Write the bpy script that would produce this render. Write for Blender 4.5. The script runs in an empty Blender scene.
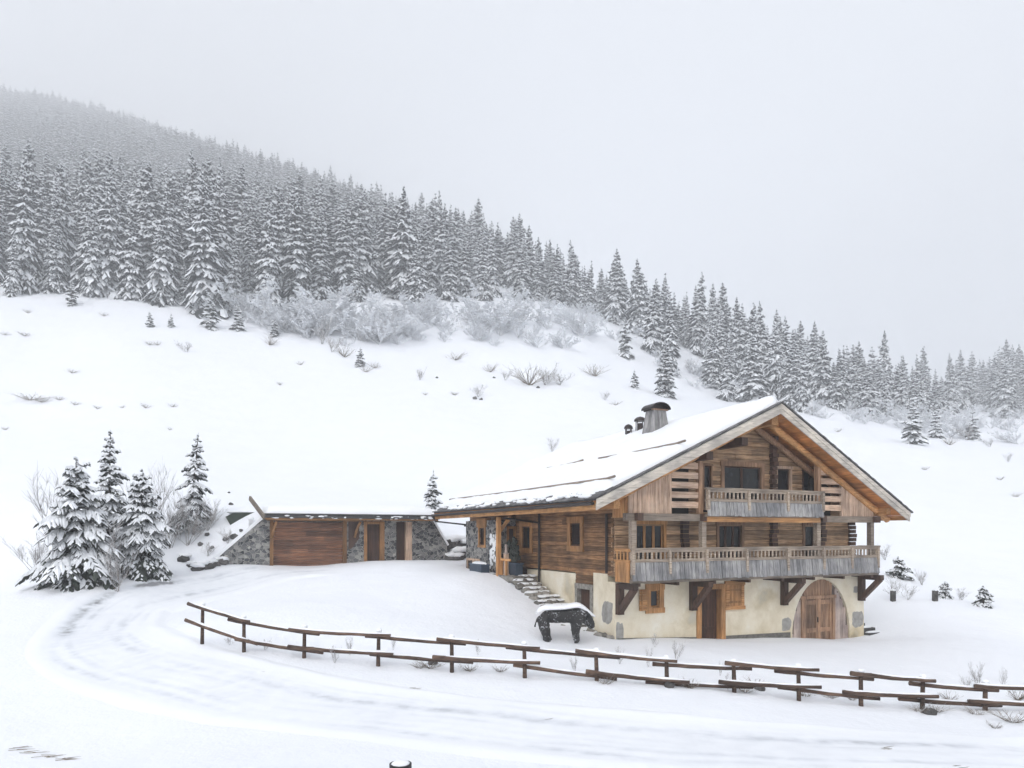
import bpy, bmesh, math, random
import numpy as np
from mathutils import Vector, Matrix, noise

random.seed(7); rng = np.random.default_rng(7)
sc = bpy.context.scene
R = math.radians

# ------------------------------------------------------------------ camera, sky, sun, exposure
FPX, CZ, HZ = 700.0, 3.9, 533.0
cam = bpy.data.cameras.new('camera'); camo = bpy.data.objects.new('camera', cam)
sc.collection.objects.link(camo); sc.camera = camo
camo.location = (0, 0, CZ); camo.rotation_euler = (R(90), 0, 0)
cam.sensor_width = 36; cam.lens = FPX * 36 / 1024; cam.shift_y = (HZ - 384) / 1024
cam.clip_start = .1; cam.clip_end = 6000

SUN_EL, SUN_AZ = 44.0, 207.0
world = bpy.data.worlds.new('World'); sc.world = world; world.use_nodes = True
nt = world.node_tree; nt.nodes.clear()
sky = nt.nodes.new('ShaderNodeTexSky'); sky.sky_type = 'NISHITA'; sky.sun_disc = False
sky.sun_elevation = R(SUN_EL); sky.sun_rotation = R(SUN_AZ); sky.dust_density = 3; sky.air_density = 1.0
hs_ = nt.nodes.new('ShaderNodeHueSaturation'); hs_.inputs['Saturation'].default_value = .22
bg = nt.nodes.new('ShaderNodeBackground'); bg.inputs['Strength'].default_value = .15
wo = nt.nodes.new('ShaderNodeOutputWorld')
nt.links.new(sky.outputs[0], hs_.inputs['Color']); nt.links.new(hs_.outputs[0], bg.inputs['Color'])
nt.links.new(bg.outputs[0], wo.inputs['Surface'])
sl = bpy.data.lights.new('sun', 'SUN'); sl.energy = 1.05; sl.angle = R(40); sl.color = (1, .97, .93)
slo = bpy.data.objects.new('sun', sl); sc.collection.objects.link(slo)
# Nishita azimuth: rotation measured clockwise from +Y
_az = R(SUN_AZ); _dir = Vector((math.sin(_az) * math.cos(R(SUN_EL)), math.cos(_az) * math.cos(R(SUN_EL)), math.sin(R(SUN_EL))))
slo.rotation_euler = (-_dir).to_track_quat('-Z', 'Y').to_euler(); slo.location = (0, 0, 60)
vs = sc.view_settings; vs.view_transform = 'Standard'; vs.look = 'None'; vs.gamma = 1; vs.exposure = 1.27; vs.use_curve_mapping = False
HAZE = .0013
cy = sc.cycles
cy.use_denoising = True; cy.max_bounces = 8; cy.diffuse_bounces = 4; cy.glossy_bounces = 2; cy.transmission_bounces = 2
cy.transparent_max_bounces = 6; cy.volume_bounces = 4; cy.use_adaptive_sampling = True; cy.adaptive_threshold = .015

# ------------------------------------------------------------------ materials
MATS = {}
def nmat(name):
    m = bpy.data.materials.new(name); m.use_nodes = True; MATS[name] = m
    n = m.node_tree.nodes; l = m.node_tree.links; return m, n, l, n['Principled BSDF']
def tex(n, l, scale, sc3=(1, 1, 1), kind='noise', detail=4, coord='Object', rough=.55):
    tc = n.new('ShaderNodeTexCoord'); mp = n.new('ShaderNodeMapping'); mp.inputs['Scale'].default_value = sc3
    l.new(tc.outputs[coord], mp.inputs[0])
    if kind == 'noise':
        t = n.new('ShaderNodeTexNoise'); t.inputs['Scale'].default_value = scale; t.inputs['Detail'].default_value = detail
        t.inputs['Roughness'].default_value = rough
    else:
        t = n.new('ShaderNodeTexVoronoi'); t.inputs['Scale'].default_value = scale
    l.new(mp.outputs[0], t.inputs['Vector']); return t
def ramp(n, l, src, stops):
    r = n.new('ShaderNodeValToRGB'); e = r.color_ramp.elements
    while len(e) < len(stops): e.new(.5)
    for k, (p, c) in enumerate(stops): e[k].position = p; e[k].color = (*c, 1)
    l.new(src, r.inputs[0]); return r
def bump(n, l, b, src, strength, dist=.02):
    bp = n.new('ShaderNodeBump'); bp.inputs['Strength'].default_value = strength; bp.inputs['Distance'].default_value = dist
    l.new(src, bp.inputs['Height']); l.new(bp.outputs[0], b.inputs['Normal']); return bp
def tinted(n, l, col, b):
    at = n.new('ShaderNodeAttribute'); at.attribute_name = 'tint'
    mx = n.new('ShaderNodeMix'); mx.data_type = 'RGBA'; mx.blend_type = 'MULTIPLY'; mx.inputs['Factor'].default_value = 1
    l.new(col, mx.inputs[6]); l.new(at.outputs['Color'], mx.inputs[7]); l.new(mx.outputs[2], b.inputs['Base Color']); return mx
def wood(name, c0, c1, c2, axis, grain=1.0, rough=.75):
    m, n, l, b = nmat(name)
    s = {'x': (.8, 14, 14), 'y': (14, .8, 14), 'z': (14, 14, .8)}[axis]
    t = tex(n, l, 1.6 * grain, s, detail=6, rough=.65)
    t2 = tex(n, l, 1.1, (1, 1, 1), detail=3)
    r = ramp(n, l, t.outputs[0], [(.3, c0), (.5, c1), (.7, c2)])
    r2 = ramp(n, l, t2.outputs[0], [(.3, (.62, .62, .64)), (.65, (1.15, 1.12, 1.08))])
    mx = n.new('ShaderNodeMix'); mx.data_type = 'RGBA'; mx.blend_type = 'MULTIPLY'; mx.inputs['Factor'].default_value = 1
    l.new(r.outputs[0], mx.inputs[6]); l.new(r2.outputs[0], mx.inputs[7])
    tinted(n, l, mx.outputs[2], b); b.inputs['Roughness'].default_value = rough
    bump(n, l, b, t.outputs[0], .5, .02); return m
def plain(name, col, rough=.6, metal=0, var=.25, scale=6):
    m, n, l, b = nmat(name)
    t = tex(n, l, scale, detail=4)
    r = ramp(n, l, t.outputs[0], [(.3, tuple(c * (1 - var) for c in col)), (.7, tuple(min(1, c * (1 + var)) for c in col))])
    tinted(n, l, r.outputs[0], b); b.inputs['Roughness'].default_value = rough; b.inputs['Metallic'].default_value = metal
    bump(n, l, b, t.outputs[0], .3, .02); return m
def snowmat(name, bscale=1.0, c=(.86, .88, .92)):
    m, n, l, b = nmat(name)
    t = tex(n, l, .35 * bscale, detail=8, rough=.6); t2 = tex(n, l, 9 * bscale, detail=3)
    r = ramp(n, l, t.outputs[0], [(.25, tuple(x * .965 for x in c)), (.75, c)])
    l.new(r.outputs[0], b.inputs['Base Color']); b.inputs['Roughness'].default_value = .7
    b.inputs['Specular IOR Level'].default_value = .2
    ad = n.new('ShaderNodeMath'); ad.operation = 'MULTIPLY_ADD'; ad.inputs[1].default_value = .12
    l.new(t2.outputs[0], ad.inputs[0]); l.new(t.outputs[0], ad.inputs[2])
    bump(n, l, b, ad.outputs[0], .55, .25 / bscale); return m

SNOW = snowmat('snow_ground', 1.0); SNOWF = snowmat('snow_fine', 2.5, (.88, .895, .92))
m, n, l, b = nmat('road_snow')
at = n.new('ShaderNodeAttribute'); at.attribute_name = 'packed'
t = tex(n, l, 2.2, detail=7); t2 = tex(n, l, .35, detail=3)
mu = n.new('ShaderNodeMath'); mu.operation = 'MULTIPLY'; l.new(at.outputs['Fac'], mu.inputs[0])
r = ramp(n, l, t.outputs[0], [(.35, (.25, .25, .25)), (.62, (1, 1, 1))]); l.new(r.outputs[0], mu.inputs[1])
r2 = ramp(n, l, mu.outputs[0], [(0, (.86, .88, .915)), (.35, (.72, .745, .79)), (.75, (.50, .52, .55)), (1, (.27, .275, .29))])
l.new(r2.outputs[0], b.inputs['Base Color']); b.inputs['Roughness'].default_value = .6; b.inputs['Specular IOR Level'].default_value = .25
bump(n, l, b, t.outputs[0], .35, .05)
ROAD = m

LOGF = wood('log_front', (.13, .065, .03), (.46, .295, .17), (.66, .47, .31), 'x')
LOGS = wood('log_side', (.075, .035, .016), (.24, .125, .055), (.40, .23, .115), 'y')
GREYB = wood('grey_boards', (.16, .16, .165), (.30, .30, .305), (.43, .43, .43), 'z')
GREYR = wood('grey_rail', (.17, .135, .105), (.34, .28, .225), (.49, .42, .35), 'x')
BARGE = wood('weathered_barge', (.36, .33, .29), (.60, .56, .50), (.72, .67, .61), 'x')
PINKB = wood('pale_boards', (.28, .18, .125), (.56, .405, .30), (.72, .56, .445), 'z')
PINKX = wood('pale_slats', (.28, .18, .125), (.56, .405, .30), (.72, .56, .445), 'x')
ORZ = wood('larch_z', (.22, .10, .035), (.46, .235, .09), (.62, .36, .17), 'z')
ORX = wood('larch_x', (.22, .10, .035), (.46, .235, .09), (.62, .36, .17), 'x')
ORY = wood('larch_y', (.22, .10, .035), (.46, .235, .09), (.62, .36, .17), 'y')
SOFF = wood('soffit', (.36, .13, .035), (.60, .25, .075), (.70, .34, .12), 'y')
DARKW = wood('dark_timber', (.03, .018, .014), (.065, .036, .025), (.11, .06, .04), 'z')
BROWNX = wood('garage_boards', (.07, .03, .017), (.19, .088, .05), (.32, .17, .10), 'x')
REDD = wood('door_red', (.03, .014, .01), (.065, .03, .018), (.11, .052, .03), 'z')
GATEW = wood('gate_boards', (.14, .075, .045), (.30, .18, .11), (.45, .30, .20), 'z')
GATEP = wood('gate_pink', (.33, .25, .22), (.50, .41, .37), (.60, .51, .46), 'z')
FENCEW = wood('fence_wood', (.035, .02, .014), (.085, .052, .036), (.18, .115, .08), 'x', .6)
SHING = plain('shingle', (.10, .098, .10), .7, scale=9)
METAL = plain('dark_metal', (.035, .028, .026), .4, .6)
NAVY = plain('navy_planter', (.035, .055, .085), .5)
ROCKM = plain('rock', (.13, .125, .12), .85, var=.5, scale=5)
STEPM = plain('step_stone', (.26, .245, .22), .85, var=.4, scale=7)
NEED = plain('needles', (.034, .042, .034), .8, var=.4, scale=2)
NEEDF = plain('needles_rimed', (.040, .045, .047), .8, var=.45, scale=.5)
NSNOW = plain('branch_snow', (.84, .86, .89), .75, var=.06, scale=2)
NSNOWF = plain('branch_rime', (.82, .84, .87), .75, var=.14, scale=.6)
BARK = plain('bark', (.075, .06, .05), .9, var=.4, scale=8)
TWIG = plain('twig', (.19, .165, .15), .85, var=.35, scale=5)
TWIGF = plain('rimed_twig', (.88, .885, .90), .85, var=.25, scale=1.2)
FROST = plain('frosted_twig', (.87, .88, .90), .8, var=.15, scale=3)
for m in (TWIGF, FROST):
    n = m.node_tree.nodes; l = m.node_tree.links; b = n['Principled BSDF']; tr_ = n.new('ShaderNodeBsdfTranslucent'); ms = n.new('ShaderNodeMixShader'); ms.inputs[0].default_value = .5
    l.new(b.inputs['Base Color'].links[0].from_socket, tr_.inputs[0]); l.new(b.outputs[0], ms.inputs[1]); l.new(tr_.outputs[0], ms.inputs[2]); l.new(ms.outputs[0], n['Material Output'].inputs['Surface'])
GRASSM = plain('dry_grass', (.16, .125, .085), .9, var=.4, scale=3)
BLACKP = plain('black_post', (.012, .012, .013), .6)
GREENM = plain('green_canvas', (.030, .042, .030), .7)
m, n, l, b = nmat('black_shag'); t = tex(n, l, 16, detail=5, rough=.7); t2 = tex(n, l, 3.2, (1, 1, 1), detail=3)
ad = n.new('ShaderNodeMath'); ad.operation = 'MULTIPLY_ADD'; ad.inputs[1].default_value = .55; l.new(t2.outputs[0], ad.inputs[0]); l.new(t.outputs[0], ad.inputs[2])
r = ramp(n, l, ad.outputs[0], [(.3, (.006, .006, .006)), (.86, (.018, .017, .017)), (.94, (.45, .46, .48))]); l.new(r.outputs[0], b.inputs['Base Color']); b.inputs['Roughness'].default_value = .6
bump(n, l, b, t.outputs[0], .8, .03); BULLM = m
# glass: dark, glossy
m, n, l, b = nmat('glass'); t = tex(n, l, 1.3, detail=2)
r = ramp(n, l, t.outputs[0], [(.4, (.004, .0045, .006)), (.65, (.02, .023, .03))]); l.new(r.outputs[0], b.inputs['Base Color'])
b.inputs['Roughness'].default_value = .06; b.inputs['Specular IOR Level'].default_value = .42; GLASS = m
DARK = plain('dark_interior', (.012, .009, .008), .9)
# lime plaster with stains
m, n, l, b = nmat('plaster')
t = tex(n, l, .9, (1, 1, .8), detail=7, rough=.65); t2 = tex(n, l, .45, (1, 1, 1), detail=5); t3 = tex(n, l, 16, detail=3)
r = ramp(n, l, t.outputs[0], [(.3, (.60, .52, .38)), (.5, (.74, .67, .53)), (.7, (.80, .76, .66))])
r2 = ramp(n, l, t2.outputs[0], [(.58, (1, 1, 1)), (.66, (.80, .76, .68)), (.72, (.66, .65, .62))])
mx = n.new('ShaderNodeMix'); mx.data_type = 'RGBA'; mx.blend_type = 'MULTIPLY'; mx.inputs['Factor'].default_value = 1
l.new(r.outputs[0], mx.inputs[6]); l.new(r2.outputs[0], mx.inputs[7]); sz = n.new('ShaderNodeSeparateXYZ'); tcz = n.new('ShaderNodeTexCoord'); l.new(tcz.outputs['Object'], sz.inputs[0])
tz = tex(n, l, 1.6, (1, 1, .5), detail=6); mz = n.new('ShaderNodeMath'); mz.operation = 'MULTIPLY_ADD'; mz.inputs[1].default_value = -1.5; l.new(tz.outputs[0], mz.inputs[0]); l.new(sz.outputs[2], mz.inputs[2])
rz_ = ramp(n, l, mz.outputs[0], [(0, (.62, .56, .46)), (.12, (.86, .82, .74)), (.4, (1, 1, 1))]); rz_.color_ramp.interpolation = 'EASE'
mpz = n.new('ShaderNodeMapRange'); mpz.inputs[1].default_value = -1.6; mpz.inputs[2].default_value = 1.4; l.new(mz.outputs[0], mpz.inputs[0]); l.new(mpz.outputs[0], rz_.inputs[0])
m2 = n.new('ShaderNodeMix'); m2.data_type = 'RGBA'; m2.blend_type = 'MULTIPLY'; m2.inputs['Factor'].default_value = 1; l.new(mx.outputs[2], m2.inputs[6]); l.new(rz_.outputs[0], m2.inputs[7]); tinted(n, l, m2.outputs[2], b)
b.inputs['Roughness'].default_value = .92; bump(n, l, b, t3.outputs[0], .3, .02); PLAST = m
PATCH = plain('grey_render', (.32, .31, .29), .9, var=.25, scale=4)
# rubble stone masonry
m, n, l, b = nmat('masonry')
tc = n.new('ShaderNodeTexCoord'); mp = n.new('ShaderNodeMapping'); mp.inputs['Scale'].default_value = (1, 1, 1.25)
nz = n.new('ShaderNodeTexNoise'); nz.inputs['Scale'].default_value = 2.5
l.new(tc.outputs['Object'], mp.inputs[0]); l.new(mp.outputs[0], nz.inputs['Vector'])
wm = n.new('ShaderNodeMix'); wm.data_type = 'RGBA'; wm.inputs['Factor'].default_value = .12
l.new(mp.outputs[0], wm.inputs[6]); l.new(nz.outputs['Color'], wm.inputs[7])
v1 = n.new('ShaderNodeTexVoronoi'); v1.inputs['Scale'].default_value = 5.2
v2 = n.new('ShaderNodeTexVoronoi'); v2.feature = 'DISTANCE_TO_EDGE'; v2.inputs['Scale'].default_value = 5.2
for v in (v1, v2): l.new(wm.outputs[2], v.inputs['Vector'])
sx = n.new('ShaderNodeSeparateColor'); l.new(v1.outputs['Color'], sx.inputs[0])
r = ramp(n, l, sx.outputs[0], [(0, (.03, .034, .04)), (.35, (.10, .105, .115)), (.7, (.22, .22, .215)), (1, (.38, .37, .35))])
r2 = ramp(n, l, v2.outputs['Distance'], [(.02, (0, 0, 0)), (.06, (1, 1, 1))])
mx = n.new('ShaderNodeMix'); mx.data_type = 'RGBA'; l.new(r2.outputs[0], mx.inputs['Factor'])
mx.inputs[6].default_value = (.46, .45, .42, 1); l.new(r.outputs[0], mx.inputs[7]); tinted(n, l, mx.outputs[2], b)
b.inputs['Roughness'].default_value = .9; bump(n, l, b, r2.outputs[0], 1.0, .08); MASON = m

# ------------------------------------------------------------------ mesh helpers
class MB:
    def __init__(s, *mats): s.v = []; s.f = []; s.m = []; s.t = []; s.mats = list(mats); s.sm = False
    def add(s, vs, fs, mi=0, tint=1.0):
        o = len(s.v); s.v.extend([tuple(x) for x in vs])
        for f in fs: s.f.append([i + o for i in f]); s.m.append(mi); s.t.append(tint)
        return s
    def box(s, x0, x1, y0, y1, z0, z1, mi=0, tint=1.0):
        if x0 > x1: x0, x1 = x1, x0
        if y0 > y1: y0, y1 = y1, y0
        if z0 > z1: z0, z1 = z1, z0
        return s.add([(x0, y0, z0), (x1, y0, z0), (x1, y1, z0), (x0, y1, z0), (x0, y0, z1), (x1, y0, z1), (x1, y1, z1), (x0, y1, z1)],
              [(0, 3, 2, 1), (4, 5, 6, 7), (0, 1, 5, 4), (1, 2, 6, 5), (2, 3, 7, 6), (3, 0, 4, 7)], mi, tint)
    def prism(s, pts, axis, a0, a1, mi=0, tint=1.0):
        # pts in the plane across axis ('y': (x,z); 'x': (y,z))
        def P(p, a): return (p[0], a, p[1]) if axis == 'y' else ((a, p[0], p[1]) if axis == 'x' else (p[0], p[1], a))
        k = len(pts); vs = [P(p, a0) for p in pts] + [P(p, a1) for p in pts]
        ar = sum(pts[i][0] * pts[(i + 1) % k][1] - pts[(i + 1) % k][0] * pts[i][1] for i in range(k))
        fs = [list(range(k)), list(range(2 * k - 1, k - 1, -1))] + [[i, i + k, (i + 1) % k + k, (i + 1) % k] for i in range(k)]
        flip = (ar < 0) if axis == 'y' else (ar > 0)
        if flip: fs = [f[::-1] for f in fs]
        return s.add(vs, fs, mi, tint)
    def beam(s, p0, p1, w, h, mi=0, tint=1.0, up=(0, 0, 1)):
        p0, p1 = Vector(p0), Vector(p1); d = (p1 - p0).normalized(); u = Vector(up)
        sd = d.cross(u)
        if sd.length < 1e-4: sd = d.cross(Vector((0, 1, 0)))
        sd.normalize(); u = sd.cross(d).normalized(); vs = []
        for p in (p0, p1):
            for a, b_ in ((-1, -1), (1, -1), (1, 1), (-1, 1)): vs.append(p + sd * a * w / 2 + u * b_ * h / 2)
        return s.add(vs, [(0, 1, 2, 3), (7, 6, 5, 4), (0, 4, 5, 1), (1, 5, 6, 2), (2, 6, 7, 3), (3, 7, 4, 0)], mi, tint)
    def tube(s, pts, rad, n=8, mi=0, tint=1.0, caps=True):
        pts = [Vector(p) for p in pts]; rings = []; o = []
        if not hasattr(rad, '__len__'): rad = [rad] * len(pts)
        ref = None
        for i, p in enumerate(pts):
            d = (pts[min(i + 1, len(pts) - 1)] - pts[max(i - 1, 0)])
            if d.length < 1e-9: d = Vector((0, 0, 1))
            d.normalize()
            if ref is None: ref = Vector((0, 0, 1)) if abs(d.z) < .9 else Vector((1, 0, 0))
            a = d.cross(ref).normalized(); b_ = d.cross(a)
            for k in range(n):
                an = 2 * math.pi * k / n; o.append(p + (a * math.cos(an) + b_ * math.sin(an)) * rad[i])
        fs = [(i * n + k, i * n + (k + 1) % n, (i + 1) * n + (k + 1) % n, (i + 1) * n + k) for i in range(len(pts) - 1) for k in range(n)]
        if caps: fs += [list(range(n))[::-1], [(len(pts) - 1) * n + k for k in range(n)]]
        return s.add(o, [list(f)[::-1] for f in fs], mi, tint)
    def blob(s, c, r, mi=0, tint=1.0, seed=0, rough=.25):
        vs = []
        for v in ICO_V:
            k = 1 + rough * noise.noise(Vector(v) * 1.6 + Vector((seed * 3.1, seed * 1.7, seed)))
            vs.append((c[0] + v[0] * r[0] * k, c[1] + v[1] * r[1] * k, c[2] + v[2] * r[2] * k))
        return s.add(vs, ICO_F, mi, tint)
    def build(s, name, parent=None, smooth=False, loc=None):
        me = bpy.data.meshes.new(name); me.from_pydata(s.v, [], s.f)
        for m in s.mats: me.materials.append(m)
        me.polygons.foreach_set('material_index', s.m)
        a = me.attributes.new('tint', 'FLOAT', 'FACE'); a.data.foreach_set('value', s.t)
        if smooth: me.polygons.foreach_set('use_smooth', [True] * len(s.f))
        me.update(); o = bpy.data.objects.new(name, me); sc.collection.objects.link(o)
        if parent: o.parent = parent
        if loc: o.location = loc
        return o
_bm = bmesh.new(); bmesh.ops.create_icosphere(_bm, subdivisions=2, radius=1)
ICO_V = [tuple(v.co) for v in _bm.verts]; ICO_F = [[v.index for v in f.verts] for f in _bm.faces]; _bm.free()

def tag(o, label=None, cat=None, group=None, kind=None):
    if label: o['label'] = label
    if cat: o['category'] = cat
    if group: o['group'] = group
    if kind: o['kind'] = kind
    return o
def empty(name, loc=(0, 0, 0), rz=0, parent=None):
    o = bpy.data.objects.new(name, None); sc.collection.objects.link(o); o.location = loc; o.rotation_euler = (0, 0, rz)
    o.empty_display_size = .3
    if parent: o.parent = parent
    return o
def copy_tree(o, parent=None):
    c = o.copy(); sc.collection.objects.link(c)
    if parent: c.parent = parent
    for ch in [x for x in sc.objects if x.parent == o]: copy_tree(ch, c)
    return c
def U(a, b): return random.uniform(a, b)

# ------------------------------------------------------------------ place frame and terrain
C0 = np.array([3.75, 25.5]); D0 = np.array([.908, .419]); N0 = np.array([-.419, .908]); ROTZ = math.atan2(.419, .908)
def hw(s, t): return (C0[0] + D0[0] * s + N0[0] * t, C0[1] + D0[1] * s + N0[1] * t)     # house plan -> world
def pw(u, v, Y): return ((u - 512) / FPX * Y, Y, CZ - (v - HZ) / FPX * Y)
def hz(s, t, z): return (*hw(s, t), z)

common_front = [pw(*p) for p in [
    (300, 567, 38), (200, 585, 33), (100, 612, 28), (50, 632, 25), (100, 660, 20.5), (200, 690, 17.5), (400, 720, 15), (700, 745, 13.5),
    (1000, 765, 12.3), (10, 700, 17), (10, 640, 24), (200, 768, 12), (512, 775, 11.3), (20, 768, 13),
    (440, 563, 38), (360, 564, 38), (500, 572, 34), (530, 590, 30.5), (480, 590, 30), (400, 590, 30), (300, 592, 31), (520, 612, 27), (440, 622, 25), (350, 622, 24),
    (260, 612, 25), (480, 640, 22.5), (565, 628, 26), (592, 640, 25.2), (545, 645, 24.2), (240, 654, 20.5), (380, 666, 19.8), (525, 677, 19), (665, 684, 18.2), (800, 700, 17.8),
    (925, 707, 17.6), (1020, 710, 17.6), (640, 641, 25), (720, 642, 25.5), (950, 640, 27), (1000, 655, 24.5), (880, 640, 28)]]
common_front += [hz(1, -.5, -.02), hz(4.4, -.5, -.25), hz(8, -.4, -.35), hz(11, -.5, -.68), hz(13.3, 0, -.62), hz(13.5, 3, -.35),
                 hz(-.6, 1.5, .2), hz(-.6, 3, .75), hz(-.6, 5, 1.45), hz(-.6, 7, 1.9), hz(-1, 8.5, 2.0), hz(-1.5, 10, 2.05), hz(-1.5, 13, 2.1), hz(-.5, 17, 2.25),
                 hz(-3, 7, 1.95), hz(-3.2, 4, 1.1), hz(4, 6, .5), hz(9, 6, .2)]
common_front += [(0, 0, 1.6), (-12, 0, 1.8), (12, 0, 1.4), (0, -20, 2), (-40, -20, 4), (40, -20, 1), (-30, 10, 2.2), (25, 8, .2)]
side = [pw(*p) for p in [(75, 588, 29), (140, 578, 31.5), (20, 590, 30), (-100, 600, 32), (-100, 640, 24), (-200, 700, 18)]]
right = [pw(*p) for p in [(900, 606, 34), (983, 606, 33), (1020, 600, 36), (900, 575, 39), (945, 592, 37), (1100, 600, 36), (1100, 660, 26), (960, 575, 42), (1250, 640, 30)]]
hill = [pw(*p) for p in [
    (900, 558, 46), (950, 515, 60), (1020, 530, 56), (940, 470, 95), (1020, 465, 105), (1120, 470, 110), (800, 505, 62), (700, 470, 72), (860, 440, 110), (1300, 500, 80),
    (500, 486, 60), (430, 490, 60), (560, 442, 75), (350, 478, 64), (250, 478, 60), (300, 450, 78), (450, 450, 80), (650, 430, 95),
    (150, 470, 58), (20, 500, 46), (100, 450, 66), (-60, 470, 55), (20, 420, 85), (150, 400, 92), (300, 400, 102), (450, 400, 110), (600, 400, 118), (700, 410, 130), (800, 425, 140),
    (30, 350, 112), (120, 345, 115), (250, 360, 122), (380, 358, 132), (480, 365, 140), (580, 365, 150), (660, 390, 155),
    (0, 292, 135), (60, 300, 135), (130, 306, 138), (230, 320, 142), (300, 312, 152), (380, 308, 164), (450, 312, 172), (520, 318, 182), (600, 335, 192), (660, 365, 180),
    (720, 398, 172), (800, 408, 166), (860, 420, 160), (920, 436, 150), (980, 442, 150), (1024, 446, 150), (1150, 440, 160), (-120, 280, 130), (-250, 270, 130),
    (500, 285, 250), (560, 302, 238), (650, 335, 218), (750, 370, 203), (850, 403, 190), (920, 424, 178),
    (0, 238, 250), (100, 240, 255), (200, 252, 250), (0, 196, 400), (100, 202, 420), (200, 220, 430), (300, 243, 400), (400, 266, 330), (0, 148, 640), (0, 110, 1150), (120, 134, 1100), (200, 164, 950), (300, 203, 780), (350, 222, 640), (400, 240, 560), (460, 262, 420), (500, 279, 340), (-150, 146, 640), (-150, 106, 1150), (-200, 195, 400),
    (1010, 428, 205), (1060, 406, 250), (1000, 408, 265), (1040, 390, 320), (960, 410, 300), (1000, 390, 350), (1060, 376, 380), (1150, 385, 280), (1150, 355, 380), (1300, 335, 400), (925, 422, 225), (920, 424, 400), (1250, 420, 200), (1000, 405, 520), (1100, 390, 520)]]
far_ = [(-1500, 2300, 1300), (-600, 2400, 900), (0, 2000, 500), (-150, 1500, 480), (0, 900, 230), (40, 620, 130), (-1800, 1500, 900), (-1500, 600, 450), (-700, 400, 220), (-500, 100, 60), (120, 420, 60), (100, 340, 68), (60, 420, 100), (160, 330, 40), (250, 600, 70), (200, 850, 80),
        (450, 850, 110), (700, 850, 140), (900, 1250, 180), (600, 300, 110), (500, 120, 50), (300, 60, 12), (300, -60, 0), (-300, -60, 10), (700, 0, 30), (-700, 0, 60)]
bank = [hz(-12.9, 18.6, 2.7), hz(-12.2, 18.6, 3.0), hz(-11.2, 18.6, 4.3), hz(-11.7, 19.5, 4.75), hz(-12.8, 20, 4.4), hz(-10.4, 18.5, 4.8), hz(-8, 18.5, 4.85), hz(-4, 18.5, 4.8), hz(-1.2, 18.5, 4.65), hz(-.3, 18.6, 3.2), hz(.6, 18.6, 2.6), hz(2.5, 18.6, 2.7),
        hz(-10.4, 23, 5.5), hz(-5, 23.5, 5.4), hz(0, 23.5, 4.6), hz(-13, 22, 4.9), hz(4, 20, 3.0), hz(8, 20, 3.2), hz(14, 20, 3.6), hz(14, 10, 1.6),
        hz(-14.5, 18, 2.3), hz(-15, 21, 4.2), hz(-17, 19, 3.2), hz(-18, 23, 5.2)]
def fit(pts, c=3.0):
    P = np.array(pts); X = P[:, :2]; z = P[:, 2]
    r = np.sqrt(((X[:, None] - X[None]) ** 2).sum(-1) + c * c)
    N = len(X); A = np.zeros((N + 3, N + 3)); A[:N, :N] = -r + np.eye(N) * .12
    A[:N, N] = 1; A[:N, N + 1:] = X; A[N, :N] = 1; A[N + 1:, :N] = X.T
    w = np.linalg.solve(A, np.concatenate([z, [0, 0, 0]]))
    def f(x, y):
        x = np.asarray(x, float); y = np.asarray(y, float); sh = x.shape; x = x.ravel(); y = y.ravel(); out = np.empty(len(x))
        for i in range(0, len(x), 20000):
            xx = x[i:i + 20000]; yy = y[i:i + 20000]
            d = np.sqrt((xx[:, None] - X[None, :, 0]) ** 2 + (yy[:, None] - X[None, :, 1]) ** 2 + c * c)
            out[i:i + 20000] = -d @ w[:N] + w[N] + xx * w[N + 1] + yy * w[N + 2]
        return out.reshape(sh)
    return f
FF = fit(common_front + side + right + [hz(-10, 17.6, 2.2), hz(-5, 17.6, 2.3), hz(-12.5, 17.6, 2.2), hz(-10, 24, 2.4), hz(-3, 24, 2.4)] + hill[:40])
FB = fit([p for p in common_front if p[1] < 33] + side + right + bank + hill + far_)
_ph = rng.uniform(0, 6.28, (3, 10)); _kd = rng.uniform(0, 6.28, (3, 10))
def wav(x, y, k, row):
    o = 0
    for i in range(10):
        kk = k * (1 + .16 * i); o = o + np.sin(kk * (x * math.cos(_kd[row, i]) + y * math.sin(_kd[row, i])) + _ph[row, i]) / (1 + .25 * i)
    return o / 3.2
def sst(a): a = np.clip(a, 0, 1); return a * a * (3 - 2 * a)
def ZT(x, y):
    x = np.asarray(x, float); y = np.asarray(y, float)
    rx, ry = x - C0[0], y - C0[1]; s = rx * D0[0] + ry * D0[1]; t = rx * N0[0] + ry * N0[1]
    out = np.maximum(np.maximum(-12.3 - s, s - .3), 0)
    w = .10 + 2.2 * out
    b_ = sst((t - (18.48 - np.minimum(out * 1.2, 2.5)) + w / 2) / w)
    d = np.hypot(x, y)
    far = sst((d - 55) / 50)
    z = FF(x, y) * (1 - b_) + FB(x, y) * b_
    amp = .05 + .35 * far
    z = z + wav(x, y, .55, 0) * .045 + wav(x, y, 2.0, 1) * .02 + wav(x, y, .14, 2) * amp * sst((d - 45) / 30)
    # keep the ground under the floors of the house and garage
    inside = (s > .15) & (s < 12.9) & (t > .25) & (t < 15)
    z = np.where(inside, np.minimum(z, -.3 + 0 * z), z)
    return z
def zt(x, y): return float(ZT(np.array([x]), np.array([y]))[0])
_Ys = np.concatenate([np.arange(9, 60, .25), np.arange(60, 200, 1.0), np.arange(200, 2000, 4.0)])
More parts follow.
